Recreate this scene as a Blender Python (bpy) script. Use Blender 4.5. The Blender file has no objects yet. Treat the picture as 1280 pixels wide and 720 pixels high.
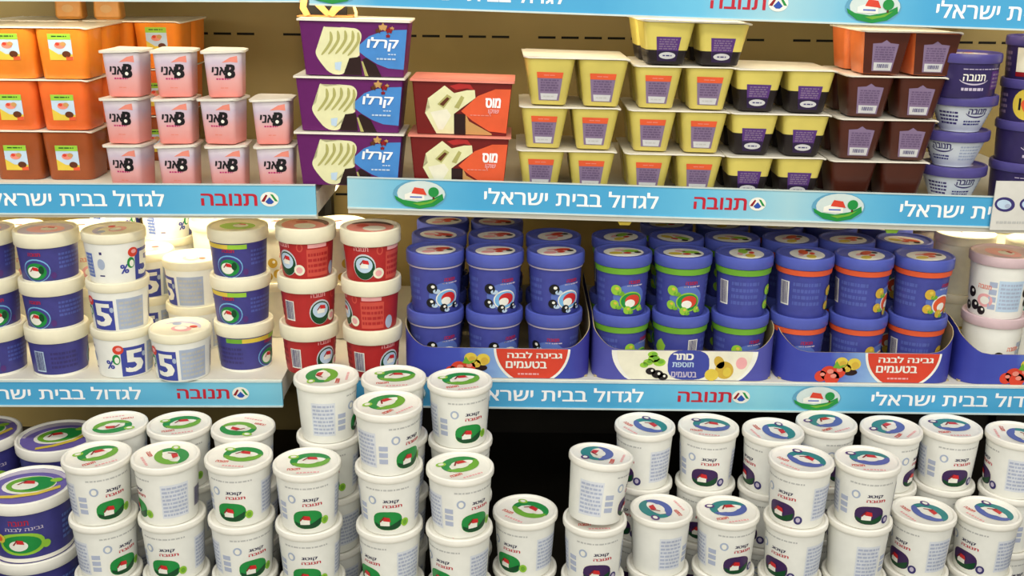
import bpy, bmesh, math, random
from mathutils import Matrix, Vector
from mathutils.geometry import tessellate_polygon

random.seed(11)
SC = bpy.context.scene
COL = SC.collection
# ------------------------------------------------------------------ camera
F = 1343.0                       # focal length in pixels of a 1280 px wide frame
PITCH = math.radians(17.0)
ROLL = 0.012
CAMZ = 1.463
cam = bpy.data.cameras.new('camera')
cam.sensor_width = 36.0
cam.lens = F / 1280 * 36.0
cam.clip_start = 0.05
cob = bpy.data.objects.new('camera', cam)
COL.objects.link(cob)
cob.matrix_world = (Matrix.Translation((0, 0, CAMZ)) @ Matrix.Rotation(math.pi / 2 - PITCH, 4, 'X')
                    @ Matrix.Rotation(ROLL, 4, 'Z'))
SC.camera = cob
# ------------------------------------------------------------------ world, lamps, exposure
w = bpy.data.worlds.new('store_light')
w.use_nodes = True
SC.world = w
bg = w.node_tree.nodes['Background']
bg.inputs[0].default_value = (1.0, 0.97, 0.90, 1)
bg.inputs[1].default_value = 0.24


def lamp(name, loc, target, sx, sy, power, col=(1, 0.97, 0.90)):
    l = bpy.data.lights.new(name, 'AREA')
    l.shape = 'RECTANGLE'
    l.size, l.size_y = sx, sy
    l.energy = power
    l.color = col
    o = bpy.data.objects.new(name, l)
    COL.objects.link(o)
    o.location = loc
    o.rotation_euler = (Vector(target) - Vector(loc)).to_track_quat('-Z', 'Y').to_euler()
    return o


lamp('canopy_light', (0, 0.72, 2.30), (0, 1.5, 0.95), 3.2, 0.14, 17)
lamp('ceiling_light', (0, -0.7, 2.9), (0, 1.3, 0.9), 3.6, 0.5, 32)
lamp('far_ceiling_light', (0, -3.0, 2.75), (0, 1.5, 1.1), 4.5, 0.6, 110)
lamp('back_wall_fill_light', (0.1, 1.462, CAMZ - 0.05), (0.1, 1.9, CAMZ - 0.14), 2.2, 0.02, 2.6, (1, 0.88, 0.66))  # added unseen lamp that lifts the back wall behind the upper shelf
lamp('under_shelf_light', (0.79, 1.60, CAMZ - 0.345), (0.79, 1.76, CAMZ - 0.56), 0.26, 0.02, 0.6, (1, 0.86, 0.6))
lamp('under_shelf_light', (-0.62, 1.60, CAMZ - 0.338), (-0.62, 1.74, CAMZ - 0.55), 0.8, 0.02, 2.2, (1, 0.86, 0.6))
SC.view_settings.view_transform = 'Standard'
SC.view_settings.look = 'None'
SC.view_settings.gamma = 1.0
SC.view_settings.exposure = -0.16
SC.view_settings.use_curve_mapping = False


# ------------------------------------------------------------------ camera rays
def ray(x, y):
    dx, dy = x - 640.0, y - 360.0
    c, s = math.cos(ROLL), math.sin(ROLL)
    xx, yy = c * dx + s * dy, -s * dx + c * dy
    return Vector((xx, -yy * math.sin(PITCH) + F * math.cos(PITCH), -yy * math.cos(PITCH) - F * math.sin(PITCH)))


def at_y(x, y, Y):
    d = ray(x, y)
    t = Y / d.y
    return Vector((d.x * t, Y, CAMZ + d.z * t))


def at_h(x, y, h):
    d = ray(x, y)
    t = -h / d.z
    return Vector((d.x * t, d.y * t, CAMZ - h))


# ------------------------------------------------------------------ materials
def lin(c):
    return tuple((v / 255 / 12.92) if v / 255 <= 0.04045 else ((v / 255 + 0.055) / 1.055) ** 2.4 for v in c)


MATS = {}


def mat(name, rgb, rough=0.45, spec=0.4, vary=0.06, scale=60.0, metal=0.0, sss=0.0, coat=0.0):
    m = bpy.data.materials.new(name)
    m.use_nodes = True
    nt = m.node_tree
    b = nt.nodes['Principled BSDF']
    c = lin(rgb)
    n = nt.nodes.new('ShaderNodeTexNoise')
    n.inputs['Scale'].default_value = scale
    n.inputs['Detail'].default_value = 3
    tc = nt.nodes.new('ShaderNodeTexCoord')
    nt.links.new(tc.outputs['Object'], n.inputs['Vector'])
    r = nt.nodes.new('ShaderNodeValToRGB')
    r.color_ramp.elements[0].position = 0.3
    r.color_ramp.elements[1].position = 0.7
    r.color_ramp.elements[0].color = tuple(max(0, v * (1 - vary)) for v in c) + (1,)
    r.color_ramp.elements[1].color = tuple(min(1, v * (1 + vary)) for v in c) + (1,)
    nt.links.new(n.outputs['Fac'], r.inputs['Fac'])
    nt.links.new(r.outputs['Color'], b.inputs['Base Color'])
    b.inputs['Roughness'].default_value = rough
    b.inputs['Specular IOR Level'].default_value = spec
    b.inputs['Metallic'].default_value = metal
    b.inputs['Coat Weight'].default_value = coat
    if sss:
        b.inputs['Subsurface Weight'].default_value = sss
        b.inputs['Subsurface Radius'].default_value = (0.012, 0.006, 0.002)
        b.inputs['Subsurface Scale'].default_value = 1.0
    MATS[name] = m
    return m


def gradmat(name, stops, axis='Z', lo=0.0, hi=0.06, rough=0.4, vary=0.12):
    """printed colour gradient along an object axis"""
    m = mat(name, stops[0][1], rough)
    nt = m.node_tree
    b = nt.nodes['Principled BSDF']
    tc = [n for n in nt.nodes if n.type == 'TEX_COORD'][0]
    noise = [n for n in nt.nodes if n.type == 'TEX_NOISE'][0]
    ramp = [n for n in nt.nodes if n.type == 'VALTORGB'][0]
    sep = nt.nodes.new('ShaderNodeSeparateXYZ')
    nt.links.new(tc.outputs['Object'], sep.inputs[0])
    mr = nt.nodes.new('ShaderNodeMapRange')
    mr.inputs['From Min'].default_value = lo
    mr.inputs['From Max'].default_value = hi
    nt.links.new(sep.outputs[axis], mr.inputs['Value'])
    ma = nt.nodes.new('ShaderNodeMath')
    ma.operation = 'MULTIPLY_ADD'
    nt.links.new(noise.outputs['Fac'], ma.inputs[0])
    ma.inputs[1].default_value = vary
    nt.links.new(mr.outputs[0], ma.inputs[2])
    while len(ramp.color_ramp.elements) > 1:
        ramp.color_ramp.elements.remove(ramp.color_ramp.elements[0])
    e0 = ramp.color_ramp.elements[0]
    e0.position = stops[0][0]
    e0.color = lin(stops[0][1]) + (1,)
    for p, c in stops[1:]:
        e = ramp.color_ramp.elements.new(p)
        e.color = lin(c) + (1,)
    nt.links.new(ma.outputs[0], ramp.inputs['Fac'])
    return m


for nm, c in dict(white=(240, 238, 226), cream_white=(236, 232, 208), ink_black=(18, 16, 20), navy=(42, 44, 120), ink_navy=(44, 40, 76), aubergine=(62, 34, 84),
                  royal=(62, 72, 158), royal_light=(92, 116, 190), royal_print=(84, 96, 172), sky=(120, 180, 225), green=(28, 140, 62),
                  green_dark=(12, 70, 36), lime=(150, 200, 60), lime_dark=(110, 170, 50), red=(205, 38, 40),
                  red_dark=(140, 20, 28), orange=(226, 92, 52), yellow=(222, 196, 72), violet=(86, 50, 120),
                  violet_dark=(40, 24, 62), pink=(236, 170, 170), grey_blue=(170, 182, 205), grey=(190, 190, 186),
                  magenta=(190, 50, 110), teal=(40, 130, 130), tan=(196, 150, 90), choc=(38, 16, 14),
                  label_violet=(132, 112, 142), label_grey=(205, 205, 205), label_ink=(104, 84, 118), strip_text=(250, 252, 252),
                  crimson=(190, 30, 50), blue_logo=(40, 80, 170), blue_print=(84, 100, 170), tomato=(214, 66, 44), olive_dark=(30, 22, 24),
                  cream_swirl=(228, 226, 178), cream_fold=(176, 172, 104), box_blue=(70, 136, 205),
                  plum=(98, 24, 96), maroon=(112, 22, 20), brown=(92, 46, 22), lid_grey=(205, 208, 214),
                  pear=(206, 170, 60), dusk=(58, 50, 110), body_red=(176, 40, 40), red_light=(205, 80, 66),
                  pale_blue=(190, 212, 232), emblem_edge=(96, 160, 190), panel=(220, 224, 230), panel_ink=(176, 184, 206), lilac=(196, 186, 206), lid_violet=(112, 98, 172), salmon=(232, 140, 122)).items():
    mat(nm, c, 0.42)
mat('plastic_white', (246, 243, 232), 0.38, 0.45, 0.03)
mat('plastic_warm', (243, 236, 208), 0.38, 0.45, 0.03)
mat('tub_body_white', (238, 238, 230), 0.4, 0.4, 0.03)
mat('lid_royal', (84, 96, 184), 0.35, 0.5, 0.05)
mat('body_royal', (66, 72, 152), 0.38, 0.45, 0.10)
mat('body_navy', (64, 62, 134), 0.4, 0.45, 0.10)
mat('lid_lime', (214, 222, 140), 0.4, 0.4, 0.05)
mat('lid_rose', (216, 190, 194), 0.4, 0.4, 0.05)
mat('lid_teal', (110, 170, 160), 0.4, 0.4, 0.05)
mat('foil', (238, 232, 216), 0.3, 0.5, 0.06)
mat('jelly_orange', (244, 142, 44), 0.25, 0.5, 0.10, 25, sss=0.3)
mat('jelly_orange_half_shade', (236, 112, 48), 0.25, 0.5, 0.10, 25, sss=0.3)  # same orange jelly, deepened to paint some shade on the middle packs
mat('jelly_orange_shade', (156, 78, 36), 0.25, 0.5, 0.14, 25)  # same orange jelly, darkened to paint shade on the bottom packs
mat('pudding_yellow', (210, 194, 98), 0.3, 0.5, 0.08, 25)
mat('pudding_brown', (74, 32, 20), 0.3, 0.5, 0.15, 25)
mat('pudding_side_lit', (222, 116, 62), 0.3, 0.5, 0.10, 25)  # light painted into the colour: chocolate cup sides made orange as if lit
mat('bowl_white', (216, 224, 232), 0.4, 0.4, 0.05)
mat('lid_indigo', (82, 74, 140), 0.3, 0.5, 0.08)
mat('body_indigo', (50, 40, 88), 0.3, 0.5, 0.10)
mat('shelf_white', (226, 222, 208), 0.45, 0.4, 0.05, 12)
mat('rail_edge', (206, 220, 216), 0.4, 0.4, 0.05)
mat('back_panel', (150, 130, 78), 0.5, 0.3, 0.12, 6)
mat('deck_black', (34, 31, 24), 0.5, 0.3, 0.2, 10)
mat('slot_black', (14, 12, 8), 0.7, 0.2)
mat('upright_black', (26, 24, 20), 0.5, 0.3)
mat('floor_tile', (190, 184, 170), 0.4, 0.4, 0.05, 3)
mat('kraft', (190, 132, 74), 0.6, 0.2, 0.15, 30)
mat('pouch_brown', (198, 136, 62), 0.4, 0.4, 0.15, 30)
mat('pouch_red', (150, 50, 34), 0.4, 0.4, 0.15, 30)
mat('card_grey', (214, 212, 204), 0.45, 0.3, 0.04)
gradmat('danny_print', [(0.0, (240, 132, 118)), (0.45, (236, 172, 168)), (0.8, (206, 190, 206)), (1.0, (226, 218, 222))],
        'Z', 0.0, 0.066, 0.35, 0.25)
gradmat('tray_print', [(0.0, (48, 52, 150)), (0.35, (70, 84, 180)), (0.62, (150, 190, 228)), (0.8, (64, 84, 176)),
                       (1.0, (60, 58, 150))], 'X', -0.14, 0.14, 0.4, 0.1)
mat('tray_blue', (80, 82, 164), 0.45, 0.35, 0.08, 20)
mat('tray_inside', (176, 160, 120), 0.6, 0.2, 0.08, 20)


def stripmat(name, x0, stops):
    return gradmat(name, stops, 'X', x0, x0 + 1.0, 0.35, 0.05)


# ------------------------------------------------------------------ mesh building
class MB:
    def __init__(s):
        s.v, s.f, s.m, s.sm = [], [], [], []

    def add(s, verts, faces, m, smooth=False):
        k = len(s.v)
        s.v += [tuple(p) for p in verts]
        for f in faces:
            s.f.append([i + k for i in f])
            s.m.append(m)
            s.sm.append(smooth)

    def lathe(s, prof, m, n=40, cx=0, cy=0, mats=None):
        vs, fs = [], []
        rings = []
        for r, z in prof:
            if r < 1e-6:
                rings.append([len(vs)])
                vs.append((cx, cy, z))
            else:
                rings.append(list(range(len(vs), len(vs) + n)))
                vs += [(cx + r * math.sin(2 * math.pi * i / n), cy - r * math.cos(2 * math.pi * i / n), z) for i in range(n)]
        for j in range(len(rings) - 1):
            a, b = rings[j], rings[j + 1]
            fl = []
            for i in range(n):
                i2 = (i + 1) % n
                if len(a) == 1 and len(b) == 1:
                    continue
                if len(a) == 1:
                    fl.append([a[0], b[i2], b[i]])
                elif len(b) == 1:
                    fl.append([a[i], a[i2], b[0]])
                else:
                    fl.append([a[i], a[i2], b[i2], b[i]])
            fs.append((fl, mats[j] if mats else m))
        k = len(s.v)
        s.v += vs
        for fl, mm in fs:
            for f in fl:
                s.f.append([i + k for i in f])
                s.m.append(mm)
                s.sm.append(True)

    def box(s, x0, x1, y0, y1, z0, z1, m):
        vs = [(x, y, z) for z in (z0, z1) for y in (y0, y1) for x in (x0, x1)]
        s.add(vs, [[0, 2, 3, 1], [4, 5, 7, 6], [0, 1, 5, 4], [2, 6, 7, 3], [0, 4, 6, 2], [1, 3, 7, 5]], m)

    def loft(s, secs, m, corner=0.3, k=5, mats=None, cx=0, cy=0, wave=0.0, cap=(True, True)):
        """rounded-rectangle sections: (z, half width, half depth)"""
        rings = []
        for z, a, b in secs:
            r = corner * min(a, b)
            pts = []
            for q, (sx, sy) in enumerate(((1, -1), (1, 1), (-1, 1), (-1, -1))):
                for i in range(k + 1):
                    t = math.radians(-90 + q * 90 + 90 * i / k)
                    pts.append((cx + sx * (a - r) + r * math.cos(t), cy + sy * (b - r) + r * math.sin(t)))
            rings.append([(p[0], p[1], z + (wave * math.sin(p[0] * 190 + p[1] * 150 + 1) if wave else 0)) for p in pts])
        n = len(rings[0])
        base = len(s.v)
        for r in rings:
            s.v += r
        for j in range(len(rings) - 1):
            for i in range(n):
                i2 = (i + 1) % n
                s.f.append([base + j * n + i, base + j * n + i2, base + (j + 1) * n + i2, base + (j + 1) * n + i])
                s.m.append(mats[j] if mats else m)
                s.sm.append(True)
        if cap[0]:
            s.f.append([base + i for i in reversed(range(n))])
            s.m.append(mats[0] if mats else m)
            s.sm.append(False)
        if cap[1]:
            s.f.append([base + (len(rings) - 1) * n + i for i in range(n)])
            s.m.append(mats[-1] if mats else m)
            s.sm.append(False)

    def tube(s, pts, r, m, n=8):
        vs, fs = [], []
        for i, p in enumerate(pts):
            p = Vector(p)
            d = (Vector(pts[min(i + 1, len(pts) - 1)]) - Vector(pts[max(i - 1, 0)])).normalized()
            a = d.orthogonal().normalized()
            b = d.cross(a)
            vs += [tuple(p + r * (a * math.cos(2 * math.pi * j / n) + b * math.sin(2 * math.pi * j / n))) for j in range(n)]
        for i in range(len(pts) - 1):
            for j in range(n):
                fs.append([i * n + j, i * n + (j + 1) % n, (i + 1) * n + (j + 1) % n, (i + 1) * n + j])
        fs += [list(reversed(range(n))), [(len(pts) - 1) * n + j for j in range(n)]]
        s.add(vs, fs, m, True)

    def mesh(s, name):
        me = bpy.data.meshes.new(name)
        me.from_pydata(s.v, [], s.f)
        names = []
        for m in s.m:
            if m not in names:
                names.append(m)
        for m in names:
            me.materials.append(MATS[m])
        ix = {m: i for i, m in enumerate(names)}
        me.polygons.foreach_set('material_index', [ix[m] for m in s.m])
        me.polygons.foreach_set('use_smooth', s.sm)
        me.update()
        try:
            me.set_sharp_from_angle(angle=math.radians(40))
        except Exception:
            pass
        return me

    def obj(s, name, parent=None):
        o = bpy.data.objects.new(name, s.mesh(name))
        COL.objects.link(o)
        o.parent = parent
        return o


_txt = {}


def text_mesh(body, bold):
    """outline of the built-in font filled contour by contour (overlapping strokes stay solid)"""
    if body in _txt:
        return _txt[body]
    c = bpy.data.curves.new('t', 'FONT')
    c.body = body
    c.resolution_u = 2
    c.fill_mode = 'NONE'
    o = bpy.data.objects.new('t', c)
    COL.objects.link(o)
    bpy.context.view_layer.update()
    ev = o.evaluated_get(bpy.context.evaluated_depsgraph_get())
    me = ev.to_mesh()
    co = [(v.co.x, v.co.y) for v in me.vertices]
    nb = {}
    for e in me.edges:
        a, b = e.vertices
        nb.setdefault(a, []).append(b)
        nb.setdefault(b, []).append(a)
    ev.to_mesh_clear()
    bpy.data.objects.remove(o)
    bpy.data.curves.remove(c)
    loops, seen = [], set()
    for st in sorted(nb):
        if st in seen:
            continue
        lp, cur, prev = [st], nb[st][0] if st + 1 not in nb[st] else st + 1, st
        seen.add(st)
        while cur != st and cur not in seen:
            lp.append(cur)
            seen.add(cur)
            nx = [q for q in nb[cur] if q != prev]
            prev, cur = cur, (nx[0] if nx else st)
        if len(lp) > 2:
            loops.append([co[q] for q in lp])

    def area(p):
        return sum(p[q][0] * p[(q + 1) % len(p)][1] - p[(q + 1) % len(p)][0] * p[q][1] for q in range(len(p))) / 2

    def inside(pt, p):
        r = False
        for q in range(len(p)):
            (x0, y0), (x1, y1) = p[q], p[q - 1]
            if (y0 > pt[1]) != (y1 > pt[1]) and pt[0] < (x1 - x0) * (pt[1] - y0) / (y1 - y0) + x0:
                r = not r
        return r
    sg = 1 if sum(area(p) for p in loops) > 0 else -1
    outer = [p for p in loops if area(p) * sg > 0]
    holes = [p for p in loops if area(p) * sg <= 0]
    vs, fs, lay = [], [], []
    for ip, p in enumerate(outer):
        poly = [p] + [h for h in holes if inside(h[0], p)]
        k = len(vs)
        flat = [q for h in poly for q in h]
        vs += flat
        lay += [(ip % 4) * .05] * len(flat)
        for t in tessellate_polygon([[Vector((x, y, 0)) for x, y in h] for h in poly]):
            fs.append([k + q for q in t])
    xs = [v[0] for v in vs]
    ys = [v[1] for v in vs]
    _txt[body] = (vs, fs, min(xs), max(xs), min(ys), max(ys), lay)
    return _txt[body]


class Dec:
    """flat printed artwork in metres: polygons with a layer and a material"""

    def __init__(s):
        s.p = []

    def poly(s, pts, m, l=1):
        s.p.append((list(pts), None, l, m))

    def blob(s, pts, m, l=1, it=2):
        for _ in range(it):
            q = []
            for i, (x, y) in enumerate(pts):
                x2, y2 = pts[(i + 1) % len(pts)]
                q += [(x * .75 + x2 * .25, y * .75 + y2 * .25), (x * .25 + x2 * .75, y * .25 + y2 * .75)]
            pts = q
        s.poly(pts, m, l)

    def rect(s, x0, x1, y0, y1, m, l=1):
        s.poly([(x0, y0), (x1, y0), (x1, y1), (x0, y1)], m, l)

    def ell(s, cx, cy, rx, ry, m, l=1, p=2.0, n=22, a0=0, a1=360, rot=0):
        pts = []
        full = a1 - a0 >= 360
        c, q = math.cos(math.radians(rot)), math.sin(math.radians(rot))
        for i in range(n if full else n + 1):
            t = math.radians(a0 + (a1 - a0) * i / n)
            ct, st = math.cos(t), math.sin(t)
            x = rx * math.copysign(abs(ct) ** (2 / p), ct)
            y = ry * math.copysign(abs(st) ** (2 / p), st)
            pts.append((cx + x * c - y * q, cy + x * q + y * c))
        s.poly(pts, m, l)

    def arc(s, cx, cy, rx, ry, wd, m, l, a0, a1, n=16):
        o, i_ = [], []
        for i in range(n + 1):
            t = math.radians(a0 + (a1 - a0) * i / n)
            k = 0.35 + 0.65 * math.sin(math.pi * i / n)
            o.append((cx + rx * math.cos(t), cy + ry * math.sin(t)))
            i_.append((cx + (rx - wd * k) * math.cos(t), cy + (ry - wd * k) * math.sin(t)))
        s.poly(o + i_[::-1], m, l)

    def text(s, body, cx, cy, m, l=2, h=None, wd=None, bold=0.015, slant=0.0):
        heb = any('\u0590' <= ch <= '\u05ff' for ch in body)
        if heb:
            body = body[::-1]
        vs, fs, x0, x1, y0, y1, lay = text_mesh(body, 0.0)
        ky = h / (y1 - y0)
        kx = (wd / (x1 - x0)) if wd else ky
        for i, (ox, oy) in enumerate(((-1, -.5), (1, -.5), (-1, .5), (1, .5)) if bold else ((0, 0),)):
            pts = [(cx + (x - (x0 + x1) / 2 + ox * bold) * kx + slant * (y - (y0 + y1) / 2) * ky,
                    cy + (y - (y0 + y1) / 2 + oy * bold) * ky) for x, y in vs]
            s.p.append((pts, fs, [l + .22 * i + q for q in lay], m))

    def print_block(s, x0, x1, y0, y1, rows, m, l=2, seed=1):
        rg = random.Random(seed)
        dh = (y1 - y0) / rows
        for r in range(rows):
            x = x0
            y = y1 - (r + 0.5) * dh
            while x < x1 - 0.001:
                wl = min(rg.uniform(0.002, 0.007), x1 - x)
                s.rect(x, x + wl, y - dh * 0.27, y + dh * 0.27, m, l)
                x += wl + 0.0012

    def barcode(s, x0, x1, y0, y1, l=2, bgm='white', fg='ink_black', seed=3):
        s.rect(x0, x1, y0, y1, bgm, l)
        rg = random.Random(seed)
        x = x0 + 0.0012
        while x < x1 - 0.0018:
            wl = rg.choice((0.0005, 0.0008, 0.0012))
            s.rect(x, x + wl, y0 + 0.002, y1 - 0.001, fg, l + 1)
            x += wl + rg.choice((0.0006, 0.0009))

    def wrap(s, mb, fn, step=None):
        bm = bmesh.new()
        names = []
        for pts, fs, l, m in s.p:
            if m not in names:
                names.append(m)
            mi = names.index(m)
            vs = [bm.verts.new((x, l[q] if isinstance(l, list) else l, y)) for q, (x, y) in enumerate(pts)]
            for f in (fs or [list(range(len(vs)))]):
                try:
                    fa = bm.faces.new([vs[i] for i in f])
                    fa.material_index = mi
                except ValueError:
                    pass
        bmesh.ops.triangulate(bm, faces=[f for f in bm.faces if len(f.verts) > 4])
        if step:
            xs = [v.co.x for v in bm.verts]
            k0, k1 = math.ceil(min(xs) / step), math.floor(max(xs) / step)
            for k in range(k0, k1 + 1):
                bmesh.ops.bisect_plane(bm, geom=bm.verts[:] + bm.edges[:] + bm.faces[:], plane_co=(k * step, 0, 0),
                                       plane_no=(1, 0, 0), dist=1e-7)
        bm.verts.index_update()
        vs = [fn(v.co.x, v.co.z, v.co.y) for v in bm.verts]
        k = len(mb.v)
        mb.v += [tuple(p) for p in vs]
        for f in bm.faces:
            mb.f.append([v.index + k for v in f.verts])
            mb.m.append(names[f.material_index])
            mb.sm.append(bool(step))
        bm.free()


EPS = 0.00028


def cone_fn(rb, rt, hb):
    def fn(u, v, l):
        a = u / rt
        r = rb + (rt - rb) * v / hb + EPS * l
        return (r * math.sin(a), -r * math.cos(a), v)
    return fn


def top_fn(z):
    return lambda u, v, l: (u, v, z + EPS * l)


def face_fn(hb, d0, d1, s0=1.0, s1=1.0, cx=0.0, cy=0.0, z0=0.0):
    """front face leaning from half depth d0 (bottom) to d1 (top); u scaled from s0 to s1"""
    def fn(u, v, l):
        t = v / hb
        return (cx + u * (s0 + (s1 - s0) * t), cy - (d0 + (d1 - d0) * t) - EPS * l, z0 + v)
    return fn


# ------------------------------------------------------------------ objects
def tag(o, label, cat, group=None):
    o['label'] = label
    o['category'] = cat
    if group:
        o['group'] = group
    return o


def thing(name, loc, label, cat, group=None, rot=(0, 0, 0)):
    o = bpy.data.objects.new(name, None)
    o.empty_display_size = 0.02
    COL.objects.link(o)
    o.location = loc
    o.rotation_euler = rot
    return tag(o, label, cat, group)


def structure(o):
    o['kind'] = 'structure'
    return o


PROTO = {}      # kind -> list of (part name, mesh, part label, [sub parts])


def parts_under(root, kind):
    for nm, me, lb, subs in PROTO[kind]:
        c = bpy.data.objects.new(nm, me)
        c.parent = root
        COL.objects.link(c)
        if lb:
            c['label'] = lb
        for nm2, me2, lb2 in subs:
            d = bpy.data.objects.new(nm2, me2)
            d.parent = c
            COL.objects.link(d)
            if lb2:
                d['label'] = lb2


ORD = ['first', 'second', 'third', 'fourth', 'fifth', 'sixth', 'seventh', 'eighth', 'ninth']


# ------------------------------------------------------------------ artwork pieces
def house(d, cx, cy, s, l):
    d.poly([(cx - .5 * s, cy - .4 * s), (cx + .4 * s, cy - .4 * s), (cx + .4 * s, cy + .15 * s), (cx - .1 * s, cy + .2 * s),
            (cx - .5 * s, cy + .0 * s)], 'white', l)
    d.poly([(cx - .2 * s, cy + .1 * s), (cx + .5 * s, cy + .02 * s), (cx + .4 * s, cy + .42 * s), (cx - .12 * s, cy + .5 * s)], 'red', l + 1)
    d.poly([(cx - .56 * s, cy - .02 * s), (cx - .14 * s, cy + .52 * s), (cx - .06 * s, cy + .42 * s), (cx - .44 * s, cy - .06 * s)], 'red_dark', l + 1)


def badge(d, cx, cy, w, h, edge, fill, low, l=2):
    d.ell(cx, cy, w * .56, h * .58, edge, l, 2.6)
    d.ell(cx, cy, w * .5, h * .5, fill, l + 1, 2.6)
    d.poly([(cx - w * .46, cy - h * .1), (cx - w * .2, cy - h * .26), (cx + w * .1, cy - h * .24), (cx + w * .46, cy + h * .05),
            (cx + w * .42, cy - h * .3), (cx + w * .2, cy - h * .47), (cx - w * .2, cy - h * .47), (cx - w * .42, cy - h * .3)], low, l + 2)
    house(d, cx - w * .08, cy - h * .04, w * .36, l + 3)


# ------------------------------------------------------------------ tub kinds
def make_tub(kind, hb, rb, rt, rl, body, lid, skirt, art, lidart, band=None, ring=None, foot=True, body_label=None, lid_label=None,
             matsplit=None):
    b = MB()
    prof = [(0, 0.002), (rb - 0.004, 0.002), (rb - 0.003, 0.0), (rb - 0.0005, 0.0006), (rb, 0.003)]
    zt = hb - 0.004
    prof += [(rb + (rt - rb) * (zt * t) / hb, zt * t) for t in (0.12, 0.5, 0.9, 1.0)]
    prof += [(0, zt)]
    b.lathe(prof, body, 48)
    d = Dec()
    art(d, hb, rt)
    d.wrap(b, cone_fn(rb, rt, hb), 0.005)
    out = [('body', b.mesh('body'), body_label, [])]
    m = MB()
    zs = hb - skirt
    rs = rb + (rt - rb) * zs / hb
    m.lathe([(rs + 0.0004, zs + 0.0005), (rl - 0.0012, zs), (rl - 0.0003, zs + 0.0012), (rl, hb - 0.002), (rl - 0.0006, hb + 0.0016),
             (rl - 0.002, hb + 0.0026), (rl - 0.004, hb + 0.0024), (rl - 0.0055, hb + 0.0004), (rl - 0.0062, hb), (0, hb)], lid, 56)
    e = Dec()
    lidart(e, rl - 0.0065)
    if e.p:
        e.wrap(m, top_fn(hb))
    out.append(('lid', m.mesh('lid'), lid_label, []))
    if band:
        q = MB()
        z1 = zs - 0.0004
        z0 = z1 - band[1]
        r0, r1 = rb + (rt - rb) * z0 / hb, rb + (rt - rb) * z1 / hb
        q.lathe([(r0 + .0002, z0), (r0 + .0018, z0 + .0004), (r1 + .0022, z1 - .0004), (r1 + .0004, z1)], band[0], 48)
        out.append(('seal_band', q.mesh('seal_band'), band[2], []))
    PROTO[kind] = out
    KINDS[kind] = dict(h=hb, r=rl)


KINDS = {}


def cottage_art(fill, low, small):
    def art(d, H, R):
        badge(d, 0.0, .0215, .041, .027, 'white', fill, low, 1)
        if small == 'lime':
            d.ell(.0245, .0175, .0055, .006, 'lime', 3)
            d.ell(.0245, .0175, .003, .0035, 'lime_dark', 4)
        else:
            d.ell(.0255, .0135, .006, .0062, 'dusk', 3)
            d.ell(.0255, .014, .003, .0035, 'lilac', 4)
        d.text("קוטג'", .005, .0490, 'ink_navy', 1, h=.0052, wd=.021, bold=.03)
        d.text('תנובה', .007, .0425, 'crimson', 1, h=.0036, wd=.026, bold=.03)
        d.ell(-.021, .05, .006, .006, 'grey_blue', 1)
        d.ell(-.021, .05, .0035, .004, 'white', 2)
        # printed panels round the back
        d.rect(.044, .082, .012, .060, 'panel', 1)
        d.print_block(.046, .080, .014, .058, 8, 'panel_ink', 2, 5)
        d.rect(-.082, -.048, .012, .06, 'panel', 1)
        d.print_block(-.080, -.05, .014, .058, 8, 'panel_ink', 2, 6)
        for k in range(3):
            d.rect(-.044, -.032, .018 + k * .009, .0245 + k * .009, 'panel_ink', 1)
        d.barcode(.092, .112, .016, .046, 1, 'white', 'dusk')
        d.print_block(-.03, .03, .064, .068, 1, 'grey', 1, 9)
    return art


def cottage_lid(main, second, dot):
    def art(d, R):
        d.arc(.004, .006, .026, .022, .014, main, 1, 0, 215)
        d.arc(.004, .005, .025, .020, .014, second, 2, 195, 372)
        d.ell(.003, .005, .0125, .010, 'white', 3)
        house(d, .004, .005, .019, 4)
        d.ell(-.018, .018, .007, .0055, dot, 2)
        d.ell(-.018, .018, .004, .003, 'white', 3)
        d.text('תנובה', -.016, -.017, 'tomato', 1, h=.005, wd=.016, bold=.03)
        d.print_block(-.012, .016, -.031, -.025, 1, 'pink', 1, 4)
    return art


make_tub('cottage_green', .083, .0355, .0410, .0438, 'tub_body_white', 'plastic_white', .007,
         cottage_art('green', 'green_dark', 'lime'), cottage_lid('green', 'lime_dark', 'lime'))
make_tub('cottage_violet', .083, .0348, .0398, .0425, 'tub_body_white', 'plastic_white', .007,
         cottage_art('aubergine', 'green_dark', 'violet'), cottage_lid('teal', 'blue_print', 'violet'))


def art_navy(top=None):
    def art(d, H, R):
        per = math.pi * R
        if top:
            d.rect(-.07, .028, .046, .0525, 'yellow', 1)
            d.rect(.0, .028, .046, .0525, 'lime', 2)
            d.rect(-.07, -.045, .046, .0525, 'lime_dark', 2)
        d.text('תנובה', .0, .0435, 'crimson', 2, h=.0045, wd=.018, bold=.03)
        d.ell(0, .02, .021, .017, 'sky', 1)
        d.ell(0, .0195, .0195, .0155, 'body_navy', 2)
        d.ell(0, .0185, .0155, .0125, 'green', 3)
        d.ell(-.003, .0175, .0105, .0085, 'white', 4)
        house(d, -.002, .019, .013, 5)
        d.ell(.008, .021, .004, .006, 'green_dark', 6)
        d.ell(.025, .012, .004, .005, 'violet', 3)
        d.print_block(.034, .075, .02, .045, 4, 'royal_print', 1, 3)
        d.print_block(-.085, -.045, .012, .04, 4, 'dusk', 1, 8)
        d.barcode(-.112, -.095, .008, .04, 1, 'pale_blue', 'dusk')
        d.rect(-per, per, .0, .004, 'white', 1)
    return art


def lid_plain(col, base=None):
    def art(d, R):
        if base:
            d.ell(0, 0, R * .99, R * .99, base, .5)
        d.ell(0, 0, R * .7, R * .55, col, 1)
        d.ell(.004, .002, R * .3, R * .28, 'white', 2)
        house(d, .003, .003, .016, 3)
    return art


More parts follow.
